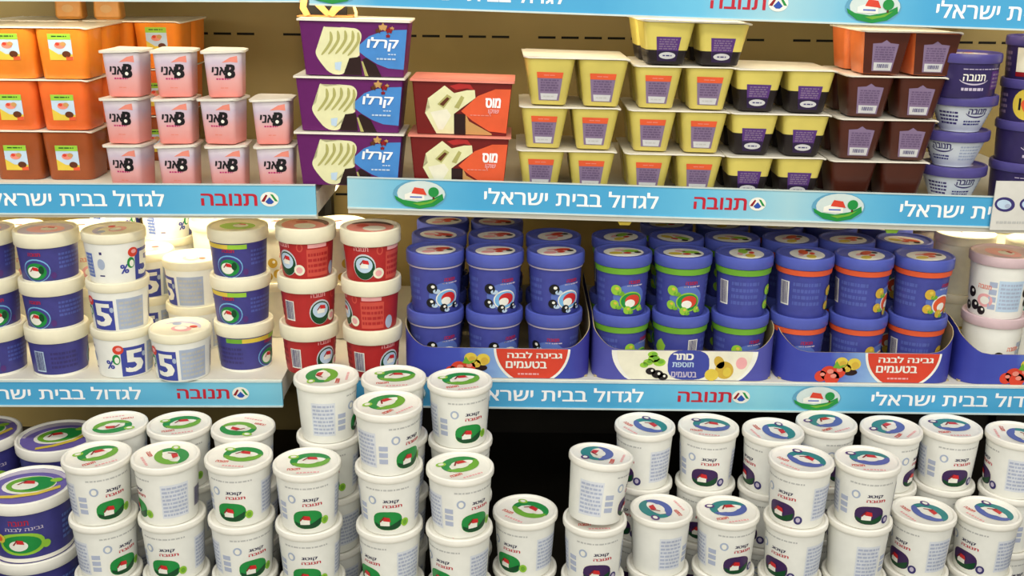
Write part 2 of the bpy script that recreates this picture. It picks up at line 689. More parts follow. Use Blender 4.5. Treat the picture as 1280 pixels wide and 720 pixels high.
make_tub('quark_navy', .0705, .0375, .0425, .0445, 'body_navy', 'plastic_warm', .018, art_navy(), lid_plain('pink', 'lilac'))
make_tub('quark_yellow', .0705, .037, .042, .0435, 'body_navy', 'plastic_warm', .016, art_navy(True), lid_plain('lime'))


def art_five(d, H, R):
    d.rect(-.019, .019, .003, .048, 'royal', 1)
    d.text('5', .001, .026, 'white', 2, h=.033, wd=.024, bold=.035)
    d.ell(.016, .034, .003, .004, 'grey_blue', 3)
    d.ell(-.022, .045, .008, .007, 'tomato', 2)
    d.ell(-.021, .046, .004, .003, 'pink', 3)
    d.ell(-.026, .03, .006, .008, 'green', 2)
    d.ell(-.025, .029, .0035, .005, 'white', 3)
    d.text('%', -.036, .022, 'royal', 1, h=.013, wd=.012, bold=.03)
    d.rect(.024, .066, .004, .05, 'grey_blue', 1)
    d.print_block(.027, .063, .007, .047, 6, 'grey', 2, 2)
    d.rect(-.1, -.084, .01, .045, 'royal_light', 1)
    d.print_block(-.099, -.085, .012, .043, 6, 'grey_blue', 2, 6)
    d.ell(-.07, .03, .006, .008, 'grey_blue', 1)
    d.rect(-.071, -.067, .044, .048, 'dusk', 1)
    d.rect(-.074, -.066, .012, .014, 'dusk', 1)
    d.barcode(.082, .104, .01, .045, 1, 'white', 'dusk')


def lid_five(d, R):
    d.arc(0, 0, R * .8, R * .75, .008, 'lilac', 1, 20, 170)
    d.ell(.005, -.004, R * .42, R * .3, 'pink', 1)
    d.ell(.003, -.002, R * .25, R * .2, 'white', 2)
    d.ell(-.014, .012, .007, .006, 'grey_blue', 1)
    d.ell(.016, .01, .006, .005, 'tomato', 2)


make_tub('quark_five', .0705, .0375, .0425, .0440, 'tub_body_white', 'plastic_warm', .011, art_five, lid_five)


def art_red(d, H, R):
    d.ell(0, .023, .018, .019, 'lid_grey', 1)
    d.ell(0, .022, .0165, .0175, 'green_dark', 2)
    d.ell(0, .026, .013, .0115, 'pale_blue', 3)
    house(d, .001, .027, .014, 4)
    d.ell(.022, .014, .0085, .008, 'cream_white', 3)
    d.ell(.022, .014, .005, .0045, 'pink', 4)
    d.text('תנובה', -.004, .049, 'pink', 1, h=.006, wd=.022, bold=.02)
    d.ell(.024, .047, .005, .0065, 'red_light', 1)
    d.ell(.024, .047, .003, .0045, 'body_red', 2)
    d.rect(.036, .066, .046, .0515, 'pink', 1)
    d.rect(.034, .07, .004, .044, 'red_light', 1)
    d.print_block(.036, .068, .008, .04, 4, 'body_red', 2, 4)
    d.barcode(-.06, -.042, .01, .04, 1, 'white', 'dusk')
    d.print_block(-.1, -.066, .012, .05, 4, 'red_dark', 1, 7)
    d.ell(.08, .012, .007, .01, 'grey_blue', 1)


def lid_red(d, R):
    d.ell(0, 0, R * .92, R * .92, 'salmon', 1)
    d.arc(0, 0, R * .9, R * .9, .012, 'brown', 2, 30, 160)
    d.ell(.008, -.008, R * .45, R * .4, 'cream_white', 2)
    d.ell(-.012, .004, .009, .008, 'tomato', 3)


make_tub('chocolate_red', .0718, .0345, .040, .0428, 'body_red', 'plastic_warm', .019, art_red, lid_red)


def art_royal(kind):
    def art(dd, H, R):
        d = Dec()
        fruit, rim, mid = dict(berry=('ink_black', 'white', 'red'), green=('lime', 'lime', 'tomato'),
                               orange=('pear', 'white', 'orange'))[kind]
        d.ell(.005, .022, .026, .02, 'royal_light', 1)
        d.ell(.008, .017, .0185, .0145, rim, 2)
        d.ell(.008, .017, .0165, .0125, 'sky' if kind == 'berry' else ('green' if kind == 'green' else 'orange'), 3)
        d.ell(.010, .018, .012, .009, mid, 4)
        d.ell(.006, .014, .008, .006, 'white', 5)
        for k, (x, y, r) in enumerate([(-.016, .034, .0078), (-.018, .012, .0068), (.002, .004, .0062), (.022, .006, .005)]):
            d.ell(x, y, r, r, fruit, 6)
            d.ell(x + r * .2, y + r * .3, r * .35, r * .3, 'white' if kind == 'berry' else 'yellow', 7)
            d.ell(x + r * .9, y - r * .6, r * .7, r * .45, 'lime_dark' if kind != 'berry' else 'pale_blue', 6)
        d.text('תנובה', .012, .0455, 'crimson', 1, h=.0045, wd=.018, bold=.03)
        d.print_block(.0, .026, .0385, .042, 1, 'lilac', 1, 5)
        d.print_block(.04, .08, .01, .05, 5, 'royal_print', 1, 3)
        d.print_block(-.078, -.035, .012, .05, 4, 'royal_print', 1, 8)
        d.barcode(-.1, -.084, .012, .048, 1, 'white', 'dusk')
        d.poly([(.086, .03), (.094, .02), (.104, .024), (.108, .036), (.1, .046), (.092, .04)], fruit, 1)
        for pts, fs, l, m in d.p:
            dd.p.append(([(x, y + .0065) for x, y in pts], fs, l, m))
    return art


def lid_royal(c1, c2):
    def art(d, R):
        d.ell(0, -.003, R * .82, R * .70, 'white', 1)
        d.ell(-.012, -.008, .010, .007, c1, 2)
        d.ell(.010, .002, .013, .007, c2, 2)
        d.ell(.004, -.010, .006, .004, 'tomato', 3)
        d.ell(-.004, .006, .008, .004, 'pink', 2)
        d.ell(.020, -.006, .005, .005, 'ink_black', 2)
    return art


make_tub('cheese_berry', .0875, .0340, .0388, .0419, 'body_royal', 'lid_royal', .016, art_royal('berry'), lid_royal('pink', 'tomato'),
         band=('lilac', .003, 'thin pale seal ring'))
make_tub('cheese_green', .0875, .0340, .0388, .0419, 'body_royal', 'lid_royal', .014, art_royal('green'), lid_royal('yellow', 'lime'),
         band=('lime_dark', .0095, 'green seal band'))
make_tub('cheese_orange', .0875, .0340, .0388, .0419, 'body_royal', 'lid_royal', .014, art_royal('orange'), lid_royal('yellow', 'orange'),
         band=('orange', .0085, 'orange seal band'))


def art_fruit(fr):
    def art(d, H, R):
        d.rect(.03, .068, .012, .058, 'pale_blue', 1)
        d.print_block(.033, .065, .015, .055, 7, 'grey_blue', 2, 4)
        for k in range(4):
            d.rect(.017, .028, .014 + k * .011, .022 + k * .011, 'grey_blue', 1)
        for x, y, r in [(-.012, .034, .008), (-.02, .012, .007), (-.004, .016, .0075), (.008, .010, .0065), (.078, .04, .008), (.084, .024, .007)]:
            d.ell(x, y, r, r, fr, 2)
            d.ell(x + .002, y + .002, r * .3, r * .3, 'white', 3)
        d.ell(.012, .026, .012, .010, 'pink', 1)
        d.ell(.012, .026, .007, .006, 'white', 2)
        d.text('תנובה', .01, .046, 'salmon', 1, h=.006, wd=.02, bold=.03)
    return art


make_tub('fruit_rose', .090, .037, .042, .0450, 'tub_body_white', 'lid_rose', .012, art_fruit('olive_dark'), lid_plain('pink'))
make_tub('fruit_teal', .090, .037, .042, .0450, 'tub_body_white', 'lid_teal', .012, art_fruit('lime'), lid_plain('lime'))
make_tub('fruit_cream', .090, .037, .042, .0450, 'cream_white', 'plastic_warm', .012, art_fruit('pear'), lid_plain('cream_white'))


def art_big(d, H, R):
    d.ell(.0, .03, .032, .017, 'lime', 1, 2.4)
    d.ell(.0, .03, .027, .0135, 'green', 2)
    d.ell(-.004, .028, .013, .008, 'white', 3)
    house(d, -.003, .03, .015, 4)
    d.ell(-.03, .038, .008, .007, 'yellow', 3)
    d.ell(-.03, .038, .004, .004, 'orange', 4)
    d.ell(.033, .026, .006, .006, 'lime', 3)
    d.text('תנובה', .0, .062, 'crimson', 1, h=.007, wd=.026, bold=.02)
    d.text('גבינה לבנה', .006, .053, 'lilac', 1, h=.006, wd=.05, bold=.02)
    d.print_block(.06, .11, .02, .06, 5, 'royal_light', 1, 3)
    d.rect(-math.pi * R, math.pi * R, .002, .008, 'plastic_white', 1)


def lid_big(d, R):
    d.ell(0, 0, R * .98, R * .98, 'lid_violet', 1)
    d.arc(0, 0, R * .95, R * .95, .012, 'lilac', 2, 20, 160)
    d.ell(.002, .002, R * .66, R * .5, 'white', 2)
    d.ell(.004, .003, R * .6, R * .44, 'lime_dark', 3)
    d.ell(.010, .004, R * .46, R * .38, 'green', 3.5)
    d.ell(-.003, .0, R * .32, R * .24, 'white', 4)
    house(d, -.002, .002, .022, 5)
    d.poly([(-.036, -.034), (-.01, -.036), (.02, -.030), (.046, -.012), (.044, -.004), (.018, -.022), (-.012, -.028), (-.034, -.027)], 'yellow', 4)
    d.ell(.035, .012, .008, .006, 'lime', 4)


make_tub('big_tub', .0895, .051, .0565, .0600, 'body_navy', 'plastic_white', .014, art_big, lid_big, lid_label='white lid with a violet and green print')


def art_bowl(d, H, R):
    d.text('תנובה', .004, .030, 'dusk', 1, h=.0075, wd=.03, bold=.03)
    d.arc(.004, .029, .019, .008, .0022, 'dusk', 1, 190, 350)
    d.print_block(-.016, .018, .010, .018, 2, 'navy', 1, 4)
    d.print_block(-.06, -.026, .01, .03, 4, 'dusk', 1, 6)
    d.print_block(.034, .07, .01, .032, 5, 'grey_blue', 1, 7)


make_tub('bowl', .048, .026, .044, .0455, 'bowl_white', 'lid_indigo', .011, art_bowl, lid_plain('lilac'))


def art_indigo(d, H, R):
    d.text('תנובה', -.004, .028, 'white', 1, h=.0085, wd=.03, bold=.02)
    d.arc(-.004, .028, .021, .010, .002, 'lilac', 1, 200, 340)
    d.print_block(-.02, .012, .009, .016, 1, 'lilac', 1, 3)
    d.rect(.022, .05, .012, .036, 'violet', 1)
    d.print_block(.024, .048, .014, .034, 4, 'label_violet', 2, 5)
    d.print_block(-.02, .04, .038, .040, 1, 'lilac', 1, 6)


make_tub('indigo_tub', .056, .041, .044, .0462, 'body_indigo', 'lid_indigo', .010, art_indigo, lid_plain('lilac'))


def art_sticker(yellow):
    def art(d, H, R):
        if yellow:
            d.ell(.0, .026, .02, .021, 'yellow', 1)
            d.ell(.004, .026, .011, .010, 'orange', 2, 3, rot=30)
            d.rect(-.011, -.008, .018, .034, 'ink_black', 2)
        else:
            d.rect(-.02, .02, .006, .044, 'cream_white', 1)
            d.rect(-.003, .001, .018, .032, 'brown', 2)
            d.rect(-.02, .02, .006, .012, 'red_dark', 2)
        d.print_block(.03, .06, .01, .04, 4, 'label_violet', 1, 3)
        d.print_block(-.06, -.03, .01, .04, 4, 'label_violet', 1, 4)
    return art


make_tub('indigo_yellow', .056, .041, .044, .0462, 'body_indigo', 'lid_indigo', .010, art_sticker(True), lid_plain('lilac'))
make_tub('indigo_cream', .056, .041, .044, .0462, 'body_indigo', 'lid_indigo', .010, art_sticker(False), lid_plain('lilac'))


# ------------------------------------------------------------------ cups, packs and boxes
def make_danny():
    h = .0618
    b = MB()
    b.loft([(0, .0212, .0212), (.002, .0224, .0224), (h - .005, .0252, .0252), (h - .003, .0252, .0252)], 'danny_print', .3)
    d = Dec()
    d.text('ינא'[::-1], -.0065, .035, 'ink_black', 2, h=.0105, wd=.022, bold=.03, slant=.18)
    d.text('B', .0115, .0345, 'ink_black', 2, h=.0175, wd=.0135, bold=.05, slant=.2)
    d.ell(.0095, .031, .0028, .0024, 'white', 3)
    d.print_block(-.012, .010, .0225, .0265, 1, 'magenta', 2, 4)
    d.print_block(-.006, .008, .0115, .0135, 1, 'salmon', 2, 5)
    d.poly([(-.002, .046), (.012, .053), (.023, .055), (.0235, .046), (.012, .047)], 'salmon', 1)
    d.wrap(b, face_fn(h, .0220, .0254, .80, .85))
    m = MB()
    m.loft([(h - .0035, .0252, .0252), (h - .003, .0288, .0288), (h, .0290, .0290)], 'foil', .28, wave=.0010)
    PROTO['danny'] = [('cup', b.mesh('cup'), None, []), ('foil_lid', m.mesh('foil_lid'), None, [])]
    KINDS['danny'] = dict(h=h + .001)


make_danny()


def make_pack(kind, cup, h, pitch, top, bot, label_art, second=None, split=0.0, depth_cells=2, foil='foil', wave=.0012, corner=.3, frontpanel=None):
    """a sheet of foil over 2 x depth_cells tapered cups"""
    parts = []
    zf = h - .0022
    for iy in range(depth_cells):
        for ix in range(2):
            b = MB()
            a1, a0 = top / 2, bot / 2
            cx, cy = (ix - .5) * pitch, (iy - (depth_cells - 1) / 2) * pitch
            if split:
                zs = zf * split
                am = a0 + (a1 - a0) * split
                b.loft([(0, a0 - .001, a0 - .001), (.0015, a0, a0), (zs, am, am), (zs + .0001, am, am), (zf, a1, a1)], cup, corner,
                       mats=[second, second, second, cup], cx=cx, cy=cy)
            else:
                b.loft([(0, a0 - .001, a0 - .001), (.0015, a0, a0), (zf, a1, a1)], cup, corner, cx=cx, cy=cy)
            if frontpanel and iy == 0:
                fd = Dec()
                fd.poly([(-a0 * .97, .0005), (a0 * .97, .0005), (a0 * .97, zf - .0005), (-a0 * .97, zf - .0005)], frontpanel, .4)
                fd.wrap(b, face_fn(zf, a0, a1, 1, a1 / a0, cx=cx, cy=cy))
            subs = []
            if iy == 0 and label_art:
                lm = MB()
                d = Dec()
                label_art(d)
                d.wrap(lm, face_fn(zf, a0 + .0001, a1 + .0001, cx=cx, cy=cy))
                subs.append(('label', lm.mesh('label'), None))
            parts.append(('cup', b.mesh('cup'), None, subs))
    m = MB()
    W, D = pitch + top / 2 - top / 2 + top / 2, (depth_cells - 1) / 2 * pitch + top / 2
    W = pitch / 2 + top / 2
    m.loft([(zf, W + .0005, D + .0005), (zf + .0004, W + .0025, D + .0025), (h, W + .0025, D + .0025)], foil, .1, k=4, wave=wave)
    parts.append(('foil_lid', m.mesh('foil_lid'), None, []))
    PROTO[kind] = parts
    KINDS[kind] = dict(h=h + .0006)


def lab_pudding(top):
    def art(d):
        d.poly([(-.0135, .006), (.0135, .006), (.0175, .042), (-.0175, .042)], 'label_violet', 1)
        if top:
            d.poly([(-.0168, .036), (.0168, .036), (.0178, .044), (-.0178, .044)], 'orange', 2)
            d.print_block(-.008, .008, .039, .041, 1, 'salmon', 3, 2)
        d.print_block(-.012, .012, .018, .035, 5, 'label_ink', 2, 3)
        d.poly([(-.0105, .007), (.0105, .007), (.0118, .0155), (-.0118, .0155)], 'label_grey', 3)
        d.print_block(-.008, .008, .010, .013, 1, 'grey', 4, 3)
    return art


def lab_dark(d):
    d.poly([(-.0125, .004), (.0125, .004), (.0165, .036), (-.0165, .036)], 'violet', 1)
    d.poly([(-.0125, .004), (.0125, .004), (.014, .018), (-.014, .018)], 'violet_dark', 2)
    d.print_block(-.012, .012, .019, .034, 5, 'label_violet', 2, 3)
    d.ell(0, .0115, .011, .0045, 'label_grey', 3)
    d.print_block(-.006, .006, .010, .013, 1, 'dusk', 4, 3)


def lab_brown(d):
    d.poly([(-.0135, .004), (.0135, .004), (.0175, .040), (.006, .041), (.0, .045), (-.006, .041), (-.0175, .040)], 'label_violet', 1)
    d.print_block(-.013, .013, .018, .037, 6, 'label_ink', 2, 3)
    d.poly([(-.0115, .005), (.0115, .005), (.0125, .0155), (-.0125, .0155)], 'label_grey', 3)
    d.barcode(-.009, .009, .0065, .0145, 4, 'label_grey', 'dusk')


def lab_orange_high(d):
    e = Dec()
    lab_orange(e)
    for pts, fs, l, m in e.p:
        d.p.append(([(x, y + .012) for x, y in pts], fs, l, m))


def lab_orange(d):
    d.rect(-.0165, .0155, .014, .050, 'pale_blue', 1)
    d.rect(-.0165, .0155, .042, .050, 'lime', 2)
    d.print_block(-.011, .010, .045, .048, 1, 'green_dark', 3, 2)
    d.ell(-.001, .034, .0075, .0045, 'salmon', 2)
    d.ell(-.004, .036, .003, .0022, 'tomato', 3)
    d.ell(.004, .036, .004, .003, 'tan', 3)
    d.poly([(-.0165, .014), (.0155, .014), (.0155, .022), (-.004, .022), (-.0165, .030)], 'yellow', 2)
    d.ell(.007, .022, .006, .0045, 'brown', 3)
    d.rect(.006, .0155, .014, .019, 'orange', 3)


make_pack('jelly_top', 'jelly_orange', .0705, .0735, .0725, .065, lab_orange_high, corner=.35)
make_pack('jelly_mid', 'jelly_orange_half_shade', .0705, .0735, .0725, .065, lab_orange, corner=.35)
make_pack('jelly_low', 'jelly_orange_shade', .0705, .0735, .0725, .065, lab_orange, corner=.35)
make_pack('pudding', 'pudding_yellow', .0575, .069, .064, .046, lab_pudding(True))
make_pack('pudding_tall', 'pudding_yellow', .0640, .071, .067, .047, lab_pudding(True))
make_pack('pudding_two', 'pudding_yellow', .0575, .069, .064, .046, lab_dark, second='olive_dark', split=.52)
make_pack('pudding_two_tall', 'pudding_yellow', .0565, .073, .069, .049, lab_dark, second='olive_dark', split=.34)
make_pack('pudding_choc', 'pudding_brown', .0560, .069, .064, .048, lab_brown)
make_pack('pudding_plain', 'pudding_brown', .0560, .069, .064, .048, None)
make_pack('pudding_side_lit', 'pudding_side_lit', .0575, .069, .064, .050, lab_brown, frontpanel='pudding_brown')  # orange sides stand for lit chocolate, fronts keep the dark brown


def crop(pts, x0, x1, y0, y1, W, H):
    """photo-crop corners to box-face metres (u centred, v up)"""
    return [((x - (x0 + x1) / 2) / (x1 - x0) * W, (y1 - y) / (y1 - y0) * H) for x, y in pts]


def make_box(kind, h, wt, wb, dt, db, col, edge, art):
    b = MB()
    b.loft([(0, wb / 2, db / 2), (h - .003, wt / 2, dt / 2)], col, .06, k=3)
    d = Dec()
    art(d, wt, h)
    d.wrap(b, face_fn(h, db / 2, dt / 2 + .0002, wb / wt, 1.0))
    m = MB()
    m.loft([(h - .003, wt / 2 + .0005, dt / 2 + .0005), (h - .0026, wt / 2 + .003, dt / 2 + .003), (h, wt / 2 + .003, dt / 2 + .003)], edge, .06, k=3, wave=.0006)
    PROTO[kind] = [('carton', b.mesh('carton'), None, []), ('foil_lid', m.mesh('foil_lid'), None, [])]
    KINDS[kind] = dict(h=h + .0005)


def art_purple(d, W, H):
    def C(*p):
        return crop(p, 85, 1245, 130, 690, W, H)
    d.poly(C((700, 400), (830, 290), (950, 245), (1100, 222), (1240, 215), (1240, 615), (1060, 605), (930, 565), (800, 500), (720, 445)), 'box_blue', 1)
    d.blob(C((345, 195), (380, 225), (430, 235), (520, 205), (620, 212), (700, 215), (750, 260), (748, 330), (700, 400), (705, 460), (740, 485),
             (600, 520), (560, 600), (545, 682), (380, 682), (270, 560), (225, 480), (240, 425), (290, 400), (300, 330), (325, 260)), 'cream_swirl', 2)
    for k, (x0, y0) in enumerate([(400, 250), (480, 240), (560, 235), (640, 235), (700, 250)]):
        d.blob(C((x0, y0), (x0 + 26, y0 + 6), (x0 + 40, y0 + 80), (x0 - 10, y0 + 160), (x0 - 90, y0 + 240), (x0 - 120, y0 + 240),
                 (x0 - 40, y0 + 150), (x0 + 8, y0 + 78)), 'cream_fold', 3)
    d.poly(C((440, 560), (520, 550), (500, 640), (440, 630)), 'pale_blue', 3)
    d.poly(C((535, 682), (610, 512), (735, 495), (755, 682)), 'choc', 4)
    d.poly(C((760, 520), (800, 505), (910, 565), (985, 688), (830, 688)), 'choc', 4)
    d.poly(C((745, 540), (765, 540), (830, 688), (790, 688)), 'cream_fold', 5)
    for x, y, r, m in [(980, 195, 50, 'tan'), (930, 230, 34, 'brown'), (1050, 225, 40, 'red_dark'), (1080, 205, 24, 'tan'), (1040, 280, 26, 'red_dark')]:
        pts = []
        for i in range(10):
            rr = r if i % 2 == 0 else r * .5
            pts.append((x + rr * math.sin(i * .628), y - rr * math.cos(i * .628)))
        d.poly(C(*pts), m, 4)
    (cx, cy), = C((985, 365))
    d.text('קרלו', cx, cy, 'strip_text', 5, h=H * .24, wd=W * .285, bold=.03, slant=.12)
    (cx, cy), = C((1035, 515))
    d.print_block(cx - .014, cx + .014, cy - .0015, cy + .0025, 1, 'pale_blue', 4, 3)
    (cx, cy), = C((1090, 468))
    d.print_block(cx - .005, cx + .006, cy - .001, cy + .002, 1, 'pale_blue', 4, 4)


def art_maroon(d, W, H):
    def C(*p):
        return crop(p, 38, 662, 108, 405, W, H)
    d.poly(C((375, 290), (400, 330), (560, 395), (560, 403), (375, 403)), 'tan', 1)
    d.poly(C((345, 275), (450, 190), (560, 150), (658, 148), (660, 390), (540, 382), (420, 325)), 'orange', 2)
    d.poly(C((130, 210), (240, 138), (300, 178), (380, 160), (430, 158), (437, 200), (360, 250), (300, 290), (300, 402), (175, 402), (105, 290), (140, 262)), 'cream_swirl', 3)
    d.poly(C((190, 240), (255, 185), (285, 200), (230, 262)), 'cream_fold', 4)
    d.poly(C((205, 240), (255, 200), (270, 208), (228, 250)), 'brown', 5)
    d.poly(C((300, 255), (345, 190), (365, 200), (330, 262)), 'cream_fold', 4)
    d.poly(C((140, 285), (250, 265), (280, 300), (220, 380), (190, 380)), 'cream_white', 4)
    d.poly(C((298, 290), (372, 290), (378, 403), (298, 403)), 'choc', 5)
    d.poly(C((270, 140), (330, 125), (400, 128), (428, 160), (380, 150), (310, 160)), 'body_red', 2)
    (cx, cy), = C((552, 225))
    d.text('מוס', cx, cy, 'strip_text', 4, h=H * .17, wd=W * .15, bold=.05)
    (cx, cy), = C((560, 275))
    d.text('שוקו', cx, cy, 'pink', 4, h=H * .1, wd=W * .11, bold=.03)
    (cx, cy), = C((490, 296))
    d.print_block(cx - .018, cx + .012, cy - .001, cy + .0015, 1, 'salmon', 4, 3)


make_box('box_purple', .0732, .143, .130, .085, .075, 'plum', 'foil', art_purple)
make_box('box_maroon', .0732, .134, .121, .085, .075, 'maroon', 'salmon', art_maroon)

# ------------------------------------------------------------------ the cold case
YF = 1.440                        # front plane of the shelves
YB = 1.90                         # back wall
BASE_H = 0.872
g = MB()
jx = at_y(405, 250, YB).x
g.box(-2.4, jx, YB, YB + .03, 0, 2.5, 'back_panel')
g.box(jx, 2.4, YB, YB + .03, CAMZ - .6, 2.5, 'back_panel')
g.box(jx, 2.4, YB, YB + .03, 0, CAMZ - .6, 'deck_black')
for z in (CAMZ - .020, CAMZ - .075, CAMZ - .13, CAMZ - .36, CAMZ - .41, CAMZ - .66, CAMZ - .72):
    for k in range(-60, 60):
        if (k * 7) % 11:
            g.box(k * .04, k * .04 + .03, YB - .0006, YB + .001, z, z + .004, 'slot_black')
structure(g.obj('wall_back'))
g = MB()
g.box(-2.5, 2.5, -3.0, YB + .03, -.05, 0, 'floor_tile')
structure(g.obj('floor'))
g = MB()
g.box(-2.4, 2.4, 1.16, YB, .05, CAMZ - BASE_H, 'deck_black')
g.box(-2.4, 2.4, 1.14, 1.162, .05, CAMZ - BASE_H + .03, 'rail_edge')
g.box(-2.4, 2.4, 1.2, YB, 0, .05, 'upright_black')
o = g.obj('refrigerated_case')
tag(o, 'long dark base of the cold case under the bottom tubs', 'refrigerated case')


def strip_emblem(dd, cx, cz, s):
    d = Dec()
    ux = cx
    cx = 0.0
    d.ell(cx, cz, s * 1.12, s, 'emblem_edge', 2)
    d.ell(cx + s * .06, cz + s * .06, s * 1.0, s * .88, 'rail_edge', 3)
    d.poly([(cx - s * 1.05, cz - s * .1), (cx - s * .7, cz - s * .38), (cx - s * .1, cz - s * .5), (cx + s * .5, cz - s * .3), (cx + s * .95, cz + s * .1),
            (cx + s * 1.0, cz - s * .3), (cx + s * .6, cz - s * .78), (cx, cz - s * .98), (cx - s * .6, cz - s * .8), (cx - s * .98, cz - s * .4)], 'green', 4)
    d.poly([(cx - s * .3, cz - s * .6), (cx + s * .3, cz - s * .5), (cx + s * .8, cz - s * .2), (cx + s * .5, cz - s * .55), (cx, cz - s * .75)], 'lime_dark', 5)
    d.poly([(cx - s * .62, cz - s * .34), (cx + s * .2, cz - s * .38), (cx + s * .2, cz + s * .12), (cx - s * .3, cz + s * .2), (cx - s * .62, cz)], 'white', 5)
    d.poly([(cx - s * .34, cz + s * .08), (cx + s * .3, cz - s * .02), (cx + s * .16, cz + s * .42), (cx - s * .22, cz + s * .5)], 'tomato', 6)
    d.rect(cx - s * .4, cx + s * .1, cz - s * .22, cz - s * .12, 'royal_light', 6)
    d.ell(cx + s * .58, cz + s * .2, s * .22, s * .34, 'green', 6)
    d.rect(cx + s * .54, cx + s * .62, cz - s * .3, cz, 'brown', 5)
    for pts, fs, l, m in d.p:
        dd.p.append(([(ux + x * 1.62, y) for x, y in pts], fs, l, m))


def strip_logo(d, cx, cz, s):
    d.poly([(cx - s * .5, cz - s * .3), (cx, cz + s * .25), (cx + s * .5, cz - s * .3), (cx + s * .2, cz - s * .55), (cx - s * .2, cz - s * .55)], 'blue_logo', 3)
    d.poly([(cx - s * .95, cz - s * .25), (cx - s * .4, cz + s * .55), (cx - s * .2, cz + s * .45), (cx - s * .6, cz - s * .3)], 'red_dark', 3)
    d.poly([(cx + s * .95, cz - s * .25), (cx + s * .4, cz + s * .55), (cx + s * .1, cz + s * .6), (cx + s * .6, cz - s * .2)], 'green', 3)
    d.ell(cx, cz, s * 1.05, s * .85, 'white', 2)


def shelf(name_label, xl, xr, yl, yr, px, deck_dh, hs, items, gradname):
    """one shelf with its price rail; px ends (xl, yl) (xr, yr) are the top edge of the rail on the front plane"""
    a, b = at_y(xl, yl, YF), at_y(xr, yr, YF)
    tilt = math.atan2(b.z - a.z, b.x - a.x)
    L = b.x - a.x
    mid = (a + b) / 2
    root = thing('fridge_shelf', (a.x, YF, a.z), name_label, 'shelf', 'printed cold-case shelves', rot=(0, -tilt, 0))
    dk = MB()
    dz = -deck_dh
    dk.box(0, L, .0045, YB - YF - .002, dz - .006, dz, 'shelf_white')
    dk.box(0, L, .0045, .0105, dz - hs + .004, dz - .006, 'shelf_white')
    for xx in (0.0, L - .003):
        dk.box(xx, xx + .003, .0105, YB - YF - .01, dz - .03, dz - .006, 'shelf_white')
    dk.obj('deck', root)
    rl = MB()
    rl.box(0, L, 0.0, .0045, -hs, 0, gradname)
    rl.box(0, L, -.002, .0045, -hs - .0022, -hs, 'rail_edge')
    rl.box(0, L, -.0012, .0045, 0, .0012, 'rail_edge')
    d = Dec()
    c = hs / 2
    for it in items:
        k, x0, x1, yy = it
        u0 = at_y(x0, yy, YF).x - a.x
        u1 = at_y(x1, yy, YF).x - a.x
        u = (u0 + u1) / 2
        if k == 'slogan':
            d.text('לגדול בבית ישראלי', u, -c + hs * .02, 'strip_text', 1, h=hs * .54, wd=u1 - u0, bold=.016)
        elif k == 'name':
            d.text('תנובה', u, -c, 'crimson', 1, h=hs * .40, wd=u1 - u0, bold=.022)
        elif k == 'logo':
            strip_logo(d, u, -c + .001, (u1 - u0) * .5)
        elif k == 'emblem':
            strip_emblem(d, u, -c, hs * .5)
    d.wrap(rl, lambda u, v, l: (u, -EPS * l, v))
    rl.obj('price_rail', root)
    return dict(root=root, a=a, tilt=tilt, slope=(b.z - a.z) / (b.x - a.x), dz=dz)


CY = [(116, 200, 226), (150, 208, 224)]


def blue_strip(name, L, marks):
    """printed strip: light turquoise around the name and the emblem, stronger blue under the slogan"""
    m = gradmat(name, [(max(0, min(1, p)), c) for p, c in marks], 'X', 0, L, 0.35, 0.02)


DEEP, MIDB, PALE = (74, 164, 210), (104, 184, 218), (164, 208, 218)
blue_strip('strip_a', .75, [(0, DEEP), (.45, DEEP), (.62, MIDB), (.75, (120, 194, 222)), (1, PALE)])
blue_strip('strip_b', .72, [(0, DEEP), (.35, DEEP), (.55, MIDB), (.75, (124, 198, 222)), (1, PALE)])
blue_strip('strip_c', .93, [(0, PALE), (.1, MIDB), (.2, DEEP), (.42, DEEP), (.53, (104, 188, 222)), (.66, PALE), (.76, MIDB), (.84, DEEP), (1, DEEP)])
blue_strip('strip_d', 1.02, [(0, DEEP), (.25, DEEP), (.45, DEEP), (.55, (104, 190, 224)), (.66, (140, 208, 224)), (.76, MIDB), (.84, DEEP), (1, DEEP)])
blue_strip('strip_e', .97, [(0, PALE), (.1, DEEP), (.4, DEEP), (.53, (104, 188, 222)), (.64, PALE), (.76, MIDB), (.84, DEEP), (1, DEEP)])
A_L = shelf('upper left shelf with a blue slogan rail under the pink cups', -130, 394, 229, 232, 0, .011, .0405,
            [('slogan', -16, 205, 250), ('name', 252, 321, 252), ('logo', 326, 348, 250)], 'strip_a')
A_R = shelf('upper right shelf with a blue slogan rail under the yellow puddings', 434, 1400, 222, 251.5, 0, .014, .0405,
            [('emblem', 492, 558, 245), ('slogan', 606, 823, 250), ('name', 868, 933, 258), ('logo', 937, 957, 258), ('emblem', 1016, 1080, 262),
             ('slogan', 1125, 1342, 268)], 'strip_c')
B_L = shelf('middle left shelf with a blue slogan rail under the blue and white tubs', -130, 352, 477, 478, 0, -.003, .036,
            [('slogan', -40, 176, 494), ('name', 222, 286, 494), ('logo', 291, 311, 494)], 'strip_b')
B_R = shelf('middle right shelf with a blue slogan rail under the display trays', 374, 1400, 474, 487, 0, -.003, .039,
            [('emblem', 470, 536, 490), ('slogan', 588, 804, 492), ('name', 848, 914, 494), ('logo', 916, 937, 494), ('emblem', 989, 1054, 492),
             ('slogan', 1090, 1306, 496)], 'strip_d')
hz = .0405
C_L = shelf('topmost left shelf cut off by the upper photo edge', -130, 372, -42, -40, 0, .006, hz, [], 'strip_b')
